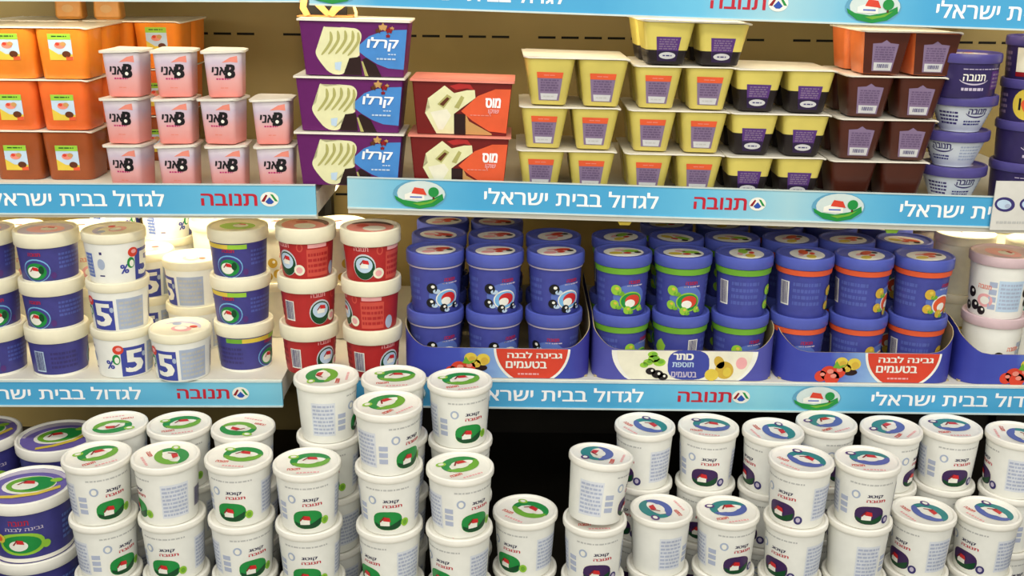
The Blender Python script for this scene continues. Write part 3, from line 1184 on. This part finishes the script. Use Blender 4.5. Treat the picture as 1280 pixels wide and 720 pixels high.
C_R = shelf('topmost right shelf with a blue slogan rail above the puddings', 386, 1400, -36.5, 0, 0, .006, hz,
            [('emblem', 385, 447, 0), ('slogan', 500, 706, 5), ('name', 889, 957, 8), ('logo', 961, 985, 8), ('emblem', 1060, 1124, 10),
             ('slogan', 1171, 1388, 16)], 'strip_e')


def deck_z(S, X):
    return S['a'].z + S['dz'] + (X - S['a'].x) * S['slope']


# uprights between the two runs of shelves
for i, (xx, nm) in enumerate(((at_y(405, 250, YB).x, 1), (at_y(-140, 250, YB).x, 2), (at_y(1290, 250, YB).x, 3))):
    u = MB()
    u.box(xx - .018, xx + .018, YB - .03, YB, CAMZ - BASE_H, 2.4, 'upright_black')
    for k in range(40):
        u.box(xx - .006, xx + .006, YB - .0306, YB - .0295, CAMZ - .8 + k * .04, CAMZ - .8 + k * .04 + .02, 'slot_black')
    structure(u.obj('trim_%d' % nm))

# ------------------------------------------------------------------ stacking tubs
LV = {1: ['single'], 2: ['upper', 'lower'], 3: ['top', 'middle', 'bottom'], 4: ['topmost', 'second from top', 'third from top', 'bottom'],
      5: ['topmost', 'second from top', 'third from top', 'fourth from top', 'bottom']}
STACKS = []


class Stack:
    def __init__(s, kind, pos, zfun, n, rots, desc, where, name, group, kinds=None, tilt=None, cat='tub', jit=.0012):
        s.__dict__.update(locals())
        s.x, s.y = pos.x, pos.y
        s.r = max(KINDS[k]['r'] for k in (kinds or [kind]))


def relax(st, it=400):
    for _ in range(it):
        for i in range(len(st)):
            for j in range(i + 1, len(st)):
                a, b = st[i], st[j]
                dx, dy = b.x - a.x, b.y - a.y
                q = math.hypot(dx, dy)
                need = a.r + b.r + .0026
                if 1e-6 < q < need:
                    k = (need - q) / q * .5
                    a.x -= dx * k
                    a.y -= dy * k
                    b.x += dx * k
                    b.y += dy * k


def build(st):
    for s in st:
        z = s.zfun(s.x)
        kinds = s.kinds or [s.kind] * s.n          # from the bottom up
        zz = z + .0003
        for k in range(s.n):
            kd = kinds[k]
            lv = LV[s.n][s.n - 1 - k]
            rot = s.rots[s.n - 1 - k] if s.n - 1 - k < len(s.rots) else random.uniform(-60, 60)
            j = s.jit if k else 0
            e = (0, 0, math.radians(rot))
            zo = 0
            if s.tilt and k == s.n - 1:
                e = (s.tilt[0], s.tilt[1], math.radians(rot))
                zo = s.tilt[2]
            desc = s.desc if isinstance(s.desc, str) else s.desc[s.n - 1 - k]
            lab = ('%s, %s of the %s' % (desc, lv, s.where)) if s.n > 1 else ('%s, %s' % (desc, s.where))
            t = thing(s.name, (s.x + random.uniform(-j, j), s.y + random.uniform(-j, j), zz + zo), lab, s.cat, s.group, e)
            parts_under(t, kd)
            zz += KINDS[kd]['h'] + .0002


base_z = lambda X: CAMZ - BASE_H
P = .0832


def bottom(x, y, level):
    """lid centre at pixel (x, y), lid at level (0 = three tubs high)"""
    return at_h(x, y + 4, BASE_H - (level + 3) * P)


def face_word(r):
    r = (r + 180) % 360 - 180
    if abs(r) <= 22:
        return 'emblem facing front'
    if 22 < r < 75:
        return 'emblem turned right'
    if -75 < r < -22:
        return 'emblem turned left'
    return 'printed panel facing front'


bot = []
for i, (x, y, lev, rots) in enumerate([(122, 566, 0, [40, 52, 20]), (207, 566, 0, [-58, -4, 10]), (297, 567, 0, [-6, 32, 0]), (384, 574, 0, [8, 2, 5]),
                                       (487, 500, 1, [50, 2, -42, 30]), (572, 574, 0, [34, -38, -10]), (657, 634, -1, [-38, 10])]):
    n = lev + 3
    bot.append(Stack('cottage_green', bottom(x, y, lev), base_z, n, rots,
                     ['white tub with green emblem'] * n, '%s green-emblem front stack from left' % ORD[i],
                     'cottage_cheese_tub', 'green-emblem tubs on the bottom deck'))
for i, (x, y, lev, rots) in enumerate([(143, 527, 0, [200]), (225, 527, 0, [20]), (305, 530, 0, [160]), (410, 467, 1, [92, 0]), (491, 470, 1, [10]), (575, 477, 1, [22, 80])]):
    n = lev + 3
    bot.append(Stack('cottage_green', bottom(x, y, lev), base_z, n, rots,
                     ['white tub with green emblem'] * n, '%s green-emblem rear stack from left' % ORD[i],
                     'cottage_cheese_tub', 'green-emblem tubs on the bottom deck'))
for i, (x, y, lev, rots) in enumerate([(746, 572, 0, [75, 4, 30]), (825, 631, -1, [110, 20]), (908, 633, -1, [16, 20]), (1003, 571, 0, [-48, -52, 20]),
                                       (1081, 571, 0, [-4, 100, 0]), (1150, 633, -1, [-68, -10]), (1231, 633, -1, [-62, -20]), (1310, 600, -1, [-60, -20])]):
    n = lev + 3
    bot.append(Stack('cottage_violet', bottom(x, y, lev), base_z, n, rots,
                     ['white tub with violet emblem'] * n, '%s violet-emblem front stack from left' % ORD[i],
                     'cottage_cheese_tub', 'violet-emblem tubs on the bottom deck', tilt=(math.radians(3), math.radians(6), .0045) if i == 0 else None))
for i, (x, y, lev, rots) in enumerate([(816, 529, 0, [-56]), (892, 531, 0, [-12]), (968, 532, 0, [-75]), (1040, 528, 0, [30]), (1117, 533, 0, [48]),
                                       (1193, 534, 0, [2]), (1266, 536, 0, [-100])]):
    n = lev + 3
    bot.append(Stack('cottage_violet', bottom(x, y, lev), base_z, n, rots,
                     ['white tub with violet emblem'] * n, '%s violet-emblem rear stack from left' % ORD[i],
                     'cottage_cheese_tub', 'violet-emblem tubs on the bottom deck'))
for i, (x, y, n, wh) in enumerate([(34, 607, 2, 'front stack at lower left corner'), (72, 546, 2, 'rear stack behind the first green-emblem stack'),
                                   (-26, 541, 2, 'rear stack cut by the left photo edge')]):
    p = at_h(x, y, BASE_H - n * .0897)
    bot.append(Stack('big_tub', p, base_z, n, [8, -20] if i == 0 else [30, 10], 'wide navy tub', wh, 'soft_cheese_tub', 'wide navy tubs at lower left'))
relax(bot)
build(bot)

# ---- middle shelf, left run
zBL = lambda X: deck_z(B_L, X)
zBR = lambda X: deck_z(B_R, X)


def on(S, x, y, hgt):
    p = at_h(x, y, CAMZ - (S['a'].z + S['dz']) - hgt)
    for _ in range(3):
        p = at_h(x, y, CAMZ - deck_z(S, p.x) - hgt)
    return p


def at_row(x, y, Y):
    return at_y(x, y, Y)


midl = []
G = 'round tubs on the middle left shelf'


def L(kind, x, y, Y, n, rots, desc, where, kinds=None, tilt=None):
    midl.append(Stack(kind, at_row(x, y, Y), zBL, n, rots, desc, where, 'soft_cheese_tub', G, kinds, tilt))


L('quark_navy', -20, 300, 1.487, 3, [20, 40, 0], 'navy tub with cream lid', 'stack at left photo edge')
L('quark_navy', 54, 283, 1.487, 3, [-4, -14, 120], 'navy tub with cream lid', 'stack beside the white five tubs')
L('quark_five', 142, 281, 1.482, 3, [84, -18, 38], 'white tub with blue five square', 'tall white stack')
L('quark_five', 223, 410, 1.468, 1, [-20], 'white tub with blue five square', 'standing alone at the shelf edge')
L('quark_five', 240, 318, 1.595, 2, [-52, 20], 'white tub with grey panel', 'rear stack behind the lone five tub')
L('quark_five', 182, 325, 1.640, 2, [22, 10], 'white tub with blue five square', 'shaded stack behind the tall white stack')
L('quark_yellow', 297, 283, 1.507, 3, [-8, -14, 70], 'navy tub with yellow-green band', 'stack left of the red tubs')
for i, (x, Y) in enumerate(((20, 1.63), (100, 1.63), (270, 1.70), (345, 1.66))):
    L('fruit_cream', x, 300, Y, 2, [20, 70], 'cream tub in the rear row', '%s cream pair from the left' % ORD[i])
for i, x in enumerate((163, 214, 262)):
    L('quark_five', x, 290, 1.745, 3, [100, 150, 80], 'white tub at the back', 'deep rear stack, %s from left' % ORD[i])
relax(midl)
build(midl)
midr = []


def R(kind, x, y, Y, n, rots, desc, where, kinds=None, grp=None, name='soft_cheese_tub', tilt=None):
    midr.append(Stack(kind, at_row(x, y, Y), zBR, n, rots, desc, where, name, grp, kinds, tilt))


R('chocolate_red', 381, 288, 1.482, 3, [-38, 38, 50], 'red tub with cream lid', 'left red stack', grp='red tubs at the shelf joint')
R('chocolate_red', 462, 276, 1.471, 3, [-8, -66, 48], 'red tub with cream lid', 'right red stack', grp='red tubs at the shelf joint')
R('fruit_cream', 425, 300, 1.64, 2, [40, 50], 'cream tub in the shade', 'pair behind the red tubs')
redstacks = midr
midr_all = list(midr)

# trays
TZ = .003


def make_tray(W, D, hf, hs, art):
    """rounded cardboard display tray, low in front and high at the sides and back"""
    m = MB()
    r = .028
    pts = []
    per = []

    def P2(s):
        return s
    # perimeter from the front centre to the right, all the way round
    segs = []
    N = 7
    path = []
    for i in range(9):
        path.append(((W / 2 - r) * i / 8, -D / 2))
    for i in range(1, N + 1):
        t = math.radians(-90 + 90 * i / N)
        path.append((W / 2 - r + r * math.cos(t), -D / 2 + r + r * math.sin(t)))
    for i in range(1, 9):
        path.append((W / 2, -D / 2 + r + (D - r) * i / 8))
    left = [(-x, y) for x, y in path[::-1]][:-1]
    full = left + path

    def hh(x, y):
        t = max(0.0, min(1.0, (abs(x) - (W / 2 - .040)) / .040))
        a = hf + (hs - hf) * (t * t) * .7
        if y > -D / 2 + .001:
            b = hf + (hs - hf) * min(1.0, .35 + (y + D / 2) / .06)
            a = max(a, b) if abs(x) > W / 2 - .001 else max(a, hf + (hs - hf) * t * t * .7)
        return a
    th = .0012
    n = len(full)
    nrm = []
    for i in range(n):
        x0, y0 = full[max(i - 1, 0)]
        x1, y1 = full[min(i + 1, n - 1)]
        q = math.hypot(x1 - x0, y1 - y0)
        nrm.append(((y1 - y0) / q, -(x1 - x0) / q))
    out0 = [(x, y, 0) for x, y in full]
    out1 = [(x, y, hh(x, y)) for x, y in full]
    in0 = [(x - a * th, y - b * th, 0) for (x, y), (a, b) in zip(full, nrm)]
    in1 = [(x - a * th, y - b * th, hh(x, y)) for (x, y), (a, b) in zip(full, nrm)]
    vs = out0 + out1 + in0 + in1
    f1 = [[i, i + 1, n + i + 1, n + i] for i in range(n - 1)]
    f2 = [[2 * n + i + 1, 2 * n + i, 3 * n + i, 3 * n + i + 1] for i in range(n - 1)]
    f3 = [[n + i, n + i + 1, 3 * n + i + 1, 3 * n + i] for i in range(n - 1)]
    m.add(vs, f1, 'tray_print' if art == 'red' else 'tray_blue', True)
    m.add(vs, f2, 'tray_inside', True)
    m.add(vs, f3, 'tray_inside')
    m.box(-W / 2 + .003, W / 2 - .003, -D / 2 + r * .35, D / 2 - .001, 0, .002, 'tray_inside')
    m.box(-W / 2 + .001, W / 2 - .001, D / 2 - .0014, D / 2, 0, hs * .7, 'tray_inside')
    d = Dec()
    if art == 'red':
        cx, cz = .050, hf * 1.02
        pts_o, pts_i = [], []
        for i in range(60):
            t = 2 * math.pi * i / 60
            pts_o.append((cx + .055 * math.cos(t), max(.0005, min(hf - .0004, cz + .0570 * math.sin(t)))))
            pts_i.append((cx + .0515 * math.cos(t), max(.0005, min(hf - .0004, cz + .0530 * math.sin(t)))))
        d.poly(pts_o, 'white', 1)
        d.poly(pts_i, 'tomato', 2)
        d.text('גבינה לבנה', cx + .004, hf * .79, 'white', 3, h=hf * .21, wd=.078, bold=.03)
        d.text('בטעמים', cx - .008, hf * .46, 'white', 3, h=hf * .23, wd=.058, bold=.03)
        d.print_block(cx - .020, cx + .012, hf * .1, hf * .2, 1, 'pink', 3, 3)
        for x, z, rr in ((-.032, hf * .66, .0085), (-.014, hf * .62, .009), (-.024, hf * .48, .006)):
            if cx - .062 > x - .012 or True:
                d.ell(x - .006, z, rr * 1.1, rr, 'yellow', 3)
                d.ell(x - .004, z - .002, rr * .6, rr * .6, 'pear', 4)
        d.ell(-.024, hf * .34, .010, .005, 'choc', 2)
        for k, (x, z, rr) in enumerate(((-.055, hf * .3, .012), (-.042, hf * .36, .011), (-.066, hf * .2, .009), (-.050, hf * .15, .011))):
            d.ell(x, z, rr, rr * .95, 'tomato', 2 + k % 2)
            d.ell(x + .002, z + .003, rr * .4, rr * .3, 'salmon', 4)
        d.poly([(-.05, hf * .5), (-.045, hf * .72), (-.04, hf * .55), (-.03, hf * .62), (-.04, hf * .46)], 'lime_dark', 5)
    else:
        rx = .105
        pts_o = []
        for i in range(41):
            t = math.pi + math.pi * i / 40
            pts_o.append((rx * math.cos(t), max(.0005, hf - .0005 + (hf * 1.55) * math.sin(t))))
        d.poly(pts_o, 'white', 1)
        pts_i = [(x * .93 + .0, max(.0008, z)) for x, z in pts_o]
        d.poly(pts_i, 'cream_white', 2)
        d.ell(.006, hf * .52, .030, hf * .5, 'royal', 3, 3.0)
        d.text('כותר', -.002, hf * .80, 'white', 4, h=hf * .2, wd=.028, bold=.05)
        d.text('תוספת', -.002, hf * .53, 'pale_blue', 4, h=hf * .16, wd=.030, bold=.03)
        d.text('בטעמים', .0, hf * .2, 'lilac', 4, h=hf * .19, wd=.036, bold=.03)
        for x, z, rr in ((-.044, hf * .72, .007), (-.052, hf * .6, .006), (-.036, hf * .6, .0075), (-.046, hf * .86, .006), (-.058, hf * .5, .005)):
            d.ell(x, z, rr * 1.2, rr * .8, 'lime', 3)
            d.ell(x + .002, z + .001, rr * .6, rr * .4, 'lime_dark', 4)
        for x, z, rr in ((-.048, hf * .3, .006), (-.038, hf * .2, .007), (-.030, hf * .12, .006)):
            d.ell(x, z, rr * 1.2, rr * .9, 'olive_dark', 4)
            d.ell(x + .002, z + .001, rr * .3, rr * .3, 'white', 5)
        d.ell(.058, hf * .36, .013, hf * .3, 'pear', 3, rot=25)
        d.ell(.050, hf * .62, .007, hf * .22, 'pear', 3, rot=25)
        d.ell(.062, hf * .3, .006, hf * .16, 'yellow', 4)
        d.ell(.040, hf * .2, .010, hf * .2, 'yellow', 4)
        d.ell(.082, hf * .6, .008, hf * .2, 'pink', 3)
    lim = W / 2 - r

    def fn(u, v, l):
        if abs(u) <= lim:
            return (u, -D / 2 - EPS * l, v)
        t = (abs(u) - lim) / r
        sg = 1 if u > 0 else -1
        return (sg * (lim + (r + EPS * l) * math.sin(t)), -D / 2 + r - (r + EPS * l) * math.cos(t), v)
    d.wrap(m, fn, .006)
    return m


TRAYS = []
tray_red = None
for i, (x0, x1, kind, lab) in enumerate([(507, 736, 'red', 'blue cardboard display tray with red badge under the berry tubs'),
                                         (739, 964, 'white', 'blue cardboard tray with white oval print under green-band tubs'),
                                         (968, 1186, 'red', 'blue cardboard display tray with red badge under orange-band tubs'),
                                         (1191, 1420, 'red', 'blue cardboard tray with tomato print at right photo edge')]):
    yf = 1.4465
    a, b = at_y(x0, 470, yf + .02), at_y(x1, 470, yf + .02)
    W = b.x - a.x - .001
    D = .275
    cx = (a.x + b.x) / 2
    m = make_tray(W, D, .0455, .083, kind)
    m_ob = m.obj('display_tray')
    m_ob.location = (cx, yf + D / 2, zBR(cx) + .0005)
    m_ob.rotation_euler = (0, -B_R['tilt'], 0)
    tag(m_ob, lab, 'tray', 'cardboard trays on the middle right shelf')
    TRAYS.append((cx, W, D, yf))

zTR = lambda X: zBR(X) + .0032
traygroups = [('cheese_berry', 0, 'blue tub with black berry print', 'blue cheese tubs in the first tray', [[20, 20, 24], [14, 24, 22], [20, -20, 26]]),
              ('cheese_green', 1, 'blue tub with green band', 'blue cheese tubs in the second tray', [[6, 40, 10], [-4, 160, 0], [80, 10, 10]]),
              ('cheese_orange', 2, 'blue tub with orange band', 'blue cheese tubs in the third tray', [[80, -10, 0], [50, 40, 10], [24, 66, 10]])]
colname = ['left', 'middle', 'right']
rowname = ['front', 'second', 'third']
px_front = [[539, 617, 694], [778, 854, 931], [1003, 1078, 1151]]
for kind, ti, desc, grp, rots in traygroups:
    cx, W, D, yf = TRAYS[ti]
    for c in range(3):
        for r in range(3):
            if ti == 0 and c == 2 and r == 2:
                continue
            if ti == 1 and r == 2 and c == 0:
                continue
            Y = yf + .0468 + r * .0885
            X = at_y(px_front[ti][c], 318, yf + .0468).x + (0 if r == 0 else random.uniform(-.002, .002))
            X = max(cx - W / 2 + .0437, min(cx + W / 2 - .0437, X))
            st = Stack(kind, Vector((X, Y, 0)), zTR, 2, rots[c] if r == 0 else [random.uniform(-60, 60)] * 2, desc,
                       '%s column, %s row pair' % (colname[c], rowname[r]), 'soft_cheese_tub', grp)
            st.grp = (ti,)
            midr_all.append(st)
cx, W, D, yf = TRAYS[3]
for j, (dx, r, kind, desc, rots, wh) in enumerate([
        (-.0730, 0, 'fruit_rose', 'white fruit tub with rose lid', [-64, 12], 'front pair in the rightmost tray'),
        (.012, .80, 'fruit_teal', 'white fruit tub with teal lid', [-30, 20], 'pair cut by right photo edge'),
        (-.0820, 1.25, 'fruit_cream', 'cream fruit tub', [40, 10], 'left rear pair in the rightmost tray'),
        (.065, 1.5, 'fruit_cream', 'cream fruit tub', [100, 10], 'right rear pair in the rightmost tray'),
        (-.080, 2.3, 'fruit_cream', 'cream fruit tub', [10, 10], 'left back pair by the rear wall'),
        (.022, 2.2, 'fruit_cream', 'cream fruit tub', [60, 10], 'right back pair by the rear wall')]):
    kinds = None
    if j == 1:
        kinds = ['fruit_teal', 'fruit_cream']
        desc = ['cream fruit tub with pale lid', 'white fruit tub with teal lid']
    st = Stack(kind, Vector((cx + dx, yf + .0495 + r * .0915, 0)), zTR, 2, rots, desc, wh, 'yogurt_tub', 'fruit tubs in the rightmost tray', kinds)
    midr_all.append(st)
relax(midr_all)
build(midr_all)

# ------------------------------------------------------------------ upper shelf
def up(S, x, Y, kind, levels, name, cat, group, where, desc, rot=None, rz=0.0, dy=None, z0=0.0, word=None):
    """pile of packs; levels: list of kinds from the bottom up, with per-level pixel x"""
    z = None
    n = len(levels)
    for k, (kd, xx) in enumerate(levels):
        p = at_y(xx, 150, Y)
        if z is None:
            z = deck_z(S, p.x) + .0006 + z0
        zz = z
        # keep the picture column at this height
        d = ray(xx, 360)
        X = xpix(xx, Y - FRONT, zz + .03)
        r = rz if not isinstance(rz, (list, tuple)) else rz[k]
        lv = (LV[n][n - 1 - k]) if n > 1 else ''
        ds = desc if isinstance(desc, str) else desc[k]
        lab = ('%s, %s of the %s' % (ds, lv, where)) if n > 1 else '%s, %s' % (ds, where)
        t = thing(name if isinstance(name, str) else name[k], (X, Y + (dy[k] if dy else 0), zz), lab, cat, group, (0, -S['tilt'], math.radians(r)))
        parts_under(t, kd)
        z += KINDS[kd]['h'] + .0006


FRONT = .036


def xpix(x, Y, z):
    """world X of picture column x at depth Y and height z"""
    h = CAMZ - z
    zc = Y * math.cos(PITCH) + h * math.sin(PITCH)
    yc = (h * math.cos(PITCH) - Y * math.sin(PITCH)) / zc * F
    return ((x - 640) - math.sin(ROLL) * yc) / math.cos(ROLL) * zc / F


# orange jelly packs at the far left
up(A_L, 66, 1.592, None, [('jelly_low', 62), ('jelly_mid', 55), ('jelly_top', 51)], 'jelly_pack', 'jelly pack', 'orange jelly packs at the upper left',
   'pile at left photo edge', ['orange jelly pack tinted as shaded', 'orange jelly pack tinted half shaded', 'bright orange jelly pack'])
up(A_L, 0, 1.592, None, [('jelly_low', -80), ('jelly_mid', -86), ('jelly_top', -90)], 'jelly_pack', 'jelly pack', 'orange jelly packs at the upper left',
   'pile beyond left photo edge', ['orange jelly pack tinted as shaded', 'orange jelly pack tinted half shaded', 'bright orange jelly pack'])
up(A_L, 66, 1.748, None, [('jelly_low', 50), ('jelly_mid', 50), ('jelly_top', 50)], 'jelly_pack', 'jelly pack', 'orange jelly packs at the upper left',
   'rear pile behind the left pile', ['orange jelly pack tinted as shaded', 'orange jelly pack tinted half shaded', 'bright orange jelly pack'])
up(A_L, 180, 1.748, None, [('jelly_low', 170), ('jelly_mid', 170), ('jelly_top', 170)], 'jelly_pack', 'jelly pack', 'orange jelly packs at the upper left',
   'rear pile behind the pink cups', ['orange jelly pack tinted as shaded', 'orange jelly pack tinted half shaded', 'bright orange jelly pack'])
# pink dessert cups
DG = 'pink dessert cups on the upper shelf'
for c, (cols, rz) in enumerate([((162, 156, 154), (-10, -8, -4)), ((224, 219, 216), (2, 2, 4)), ((287, 279, 279), (3, -10, 6)), ((348, 342), (4, 3))]):
    up(A_L, 0, 1.482, None, [('danny', x - 11) for x in cols], 'dessert_cup', 'cup', DG, '%s pink column from left' % ORD[c],
       'pink dessert cup with black lettering', rz=list(rz))
# boxes
up(A_R, 0, 1.490, None, [('box_purple', 433), ('box_purple', 432), ('box_purple', 435)], 'dessert_carton', 'carton', 'purple dessert cartons',
   'purple carton pile', 'purple carton with cream swirl', rz=[0.5, 0, 1.0])
up(A_R, 0, 1.492, None, [('box_maroon', 570), ('box_maroon', 572)], 'dessert_carton', 'carton', 'maroon dessert cartons',
   'maroon carton pile', 'maroon carton with orange patch', rz=[0, -.5])
# puddings
PG = 'pudding packs on the upper right shelf'
up(A_R, 0, 1.520, None, [('pudding', 702), ('pudding', 705), ('pudding_tall', 711)], 'pudding_pack', 'pudding pack', PG, 'first yellow pile from left',
   'yellow pudding pack with violet labels', rz=[0, 0, 1])
up(A_R, 0, 1.520, None, [('pudding', 834), ('pudding', 838), ('pudding', 844), ('pudding_two_tall', 854)], 'pudding_pack', 'pudding pack', PG,
   'second yellow pile from left', ['yellow pudding pack with violet labels'] * 3 + ['yellow pudding pack with dark bottoms'], rz=[0, 0, 0, 3])
up(A_R, 0, 1.520, None, [('pudding_two', 958), ('pudding_two', 963), ('pudding_two', 968)], 'pudding_pack', 'pudding pack', PG, 'half-dark pile',
   'half yellow half dark pudding pack')
up(A_R, 0, 1.520, None, [('pudding_plain', 1085), ('pudding_choc', 1094), ('pudding_choc', 1104), ('pudding_side_lit', 1118)], 'pudding_pack', 'pudding pack', PG,
   'chocolate pile', ['plain dark chocolate pudding pack', 'chocolate pudding pack with violet labels', 'chocolate pudding pack with violet labels',
                      'chocolate pudding pack with sides tinted as lit'], rz=[0, 0, 0, 3])
# bowls and indigo tubs
upr = []
zAR = lambda X: deck_z(A_R, X)
upr.append(Stack('bowl', Vector((xpix(1194, 1.492, CAMZ - .2), 1.492, 0)), zAR, 4, [2, 6, -52, 4],
                 ['indigo tub with white logo', 'white bowl tub with indigo lid', 'white bowl tub with indigo lid', 'white bowl tub with indigo lid'],
                 'white bowl stack', 'cream_cheese_tub', 'bowl tubs at the upper right', ['bowl', 'bowl', 'bowl', 'indigo_tub'], jit=.003))
upr.append(Stack('indigo_tub', Vector((xpix(1284, 1.492, CAMZ - .2), 1.492, 0)), zAR, 4, [-40, -36, -6, -12],
                 ['indigo tub with cream sticker', 'indigo tub with round yellow sticker', 'plain indigo tub', 'plain indigo tub'],
                 'indigo stack at right edge', 'cream_cheese_tub', 'bowl tubs at the upper right', ['indigo_tub', 'indigo_tub', 'indigo_yellow', 'indigo_cream']))
relax(upr)
build(upr)

# ------------------------------------------------------------------ small things
# price card clipped over the rail at the right
p = at_y(1245, 226, YF - .004)
c = MB()
W, H = .075, .068
c.loft([(0, W / 2, .0012), (H, W / 2, .0012)], 'card_grey', .5, k=2)
d = Dec()
for k, xx in enumerate((-.022, .012)):
    d.ell(xx, .036, .014, .010, 'dusk', 1, rot=-10)
    d.ell(xx - .001, .036, .010, .0065, 'pale_blue', 2, rot=-10)
    d.ell(xx + .004, .034, .004, .003, 'grey_blue', 3)
d.print_block(-.03, .03, .008, .014, 1, 'grey', 1, 3)
d.wrap(c, lambda u, v, l: (u, -.0013 - EPS * l, v))
o = c.obj('price_card')
o.location = (p.x + W / 2, YF - .0050, p.z - H)
tag(o, 'grey price card with oval logo on the upper rail at right', 'price card')
# small yellow shelf clips under the upper rail
for i, (x, y, col, lab) in enumerate(((781, 276, 'yellow', 'small yellow shelf tag above the green-band tubs'),
                                      (1115, 286, 'lime', 'small lime shelf tag above the orange-band tubs'))):
    p = at_y(x, y, YF + .016)
    c = MB()
    c.loft([(-.006, .007, .0012), (.0, .0105, .0014), (.018, .0105, .0014)], col, .5, k=2)
    c.loft([(.008, .004, .0022), (.014, .004, .0022)], 'plastic_white', .4, k=2)
    o = c.obj('shelf_tag')
    o.location = p
    tag(o, lab, 'shelf tag')
# brown pouches standing on the rear jelly packs
for i, (x, lab) in enumerate(((79, 'brown paper pouch behind the orange jelly, left one'), (127, 'brown paper pouch behind the orange jelly, right one'))):
    zz = deck_z(A_L, -.8) + 3 * (KINDS['jelly_top']['h'] + .0006) + .0012
    c = MB()
    c.loft([(0, .018, .012), (.004, .021, .015), (.05, .020, .011), (.078, .0195, .003), (.086, .0195, .0015)], 'pouch_brown', .4, k=4)
    c.loft([(.03, .0205, .0135), (.035, .0206, .0136)], 'tan', .4, k=4)
    d = Dec()
    d.ell(0, .016, .009, .006, 'tan', 1)
    d.rect(-.016, .016, .042, .046, 'pouch_red', 1)
    d.wrap(c, face_fn(.086, .0155, .0085))
    o = c.obj('paper_pouch')
    o.location = (xpix(x, 1.72, zz + .03), 1.72, zz)
    tag(o, lab, 'pouch', 'brown pouches on the jelly packs')
# torn cardboard strips above the purple cartons
zz = deck_z(A_R, -.2) + 3 * (KINDS['box_purple']['h'] + .0006) + .0012
c = MB()


def curl(pts, wd, y, m, th=.0012):
    """a strip of board seen face on, following (x, z) points"""
    vs, fs = [], []
    for q, (x, z) in enumerate(pts):
        x0, z0 = pts[max(q - 1, 0)]
        x1, z1 = pts[min(q + 1, len(pts) - 1)]
        n = math.hypot(x1 - x0, z1 - z0)
        nx, nz = -(z1 - z0) / n * wd / 2, (x1 - x0) / n * wd / 2
        yy = y + .003 * math.sin(q * 1.3)
        vs += [(x - nx, yy, max(.0002, z - nz)), (x + nx, yy, max(.0006, z + nz)), (x + nx, yy + th, max(.0006, z + nz)), (x - nx, yy + th, max(.0002, z - nz))]
    for q in range(len(pts) - 1):
        for k in range(4):
            fs.append([q * 4 + k, q * 4 + (k + 1) % 4, q * 4 + 4 + (k + 1) % 4, q * 4 + 4 + k])
    fs += [[3, 2, 1, 0], [len(vs) - 4, len(vs) - 3, len(vs) - 2, len(vs) - 1]]
    c.add(vs, fs, m)


c.box(-.045, .03, .002, .05, .0002, .0014, 'kraft')
curl([(-.030, .001), (-.036, .012), (-.034, .021), (-.036, .030)], .009, -.002, 'kraft')
curl([(-.021, .030), (-.022, .021), (-.012, .012), (-.002, .002)], .008, .004, 'kraft')
curl([(.000, .001), (.008, .012), (.020, .020), (.021, .019)], .010, -.001, 'kraft')
curl([(.022, .019), (.030, .018), (.034, .006), (.034, .001)], .004, .005, 'tan')
c.box(-.044, .018, .030, .034, .0014, .032, 'upright_black')
o = c.obj('torn_cardboard')
o.location = (xpix(404, 1.478, zz + .01), 1.478, zz)
tag(o, 'torn curled cardboard strips lying on top of the purple cartons', 'cardboard')
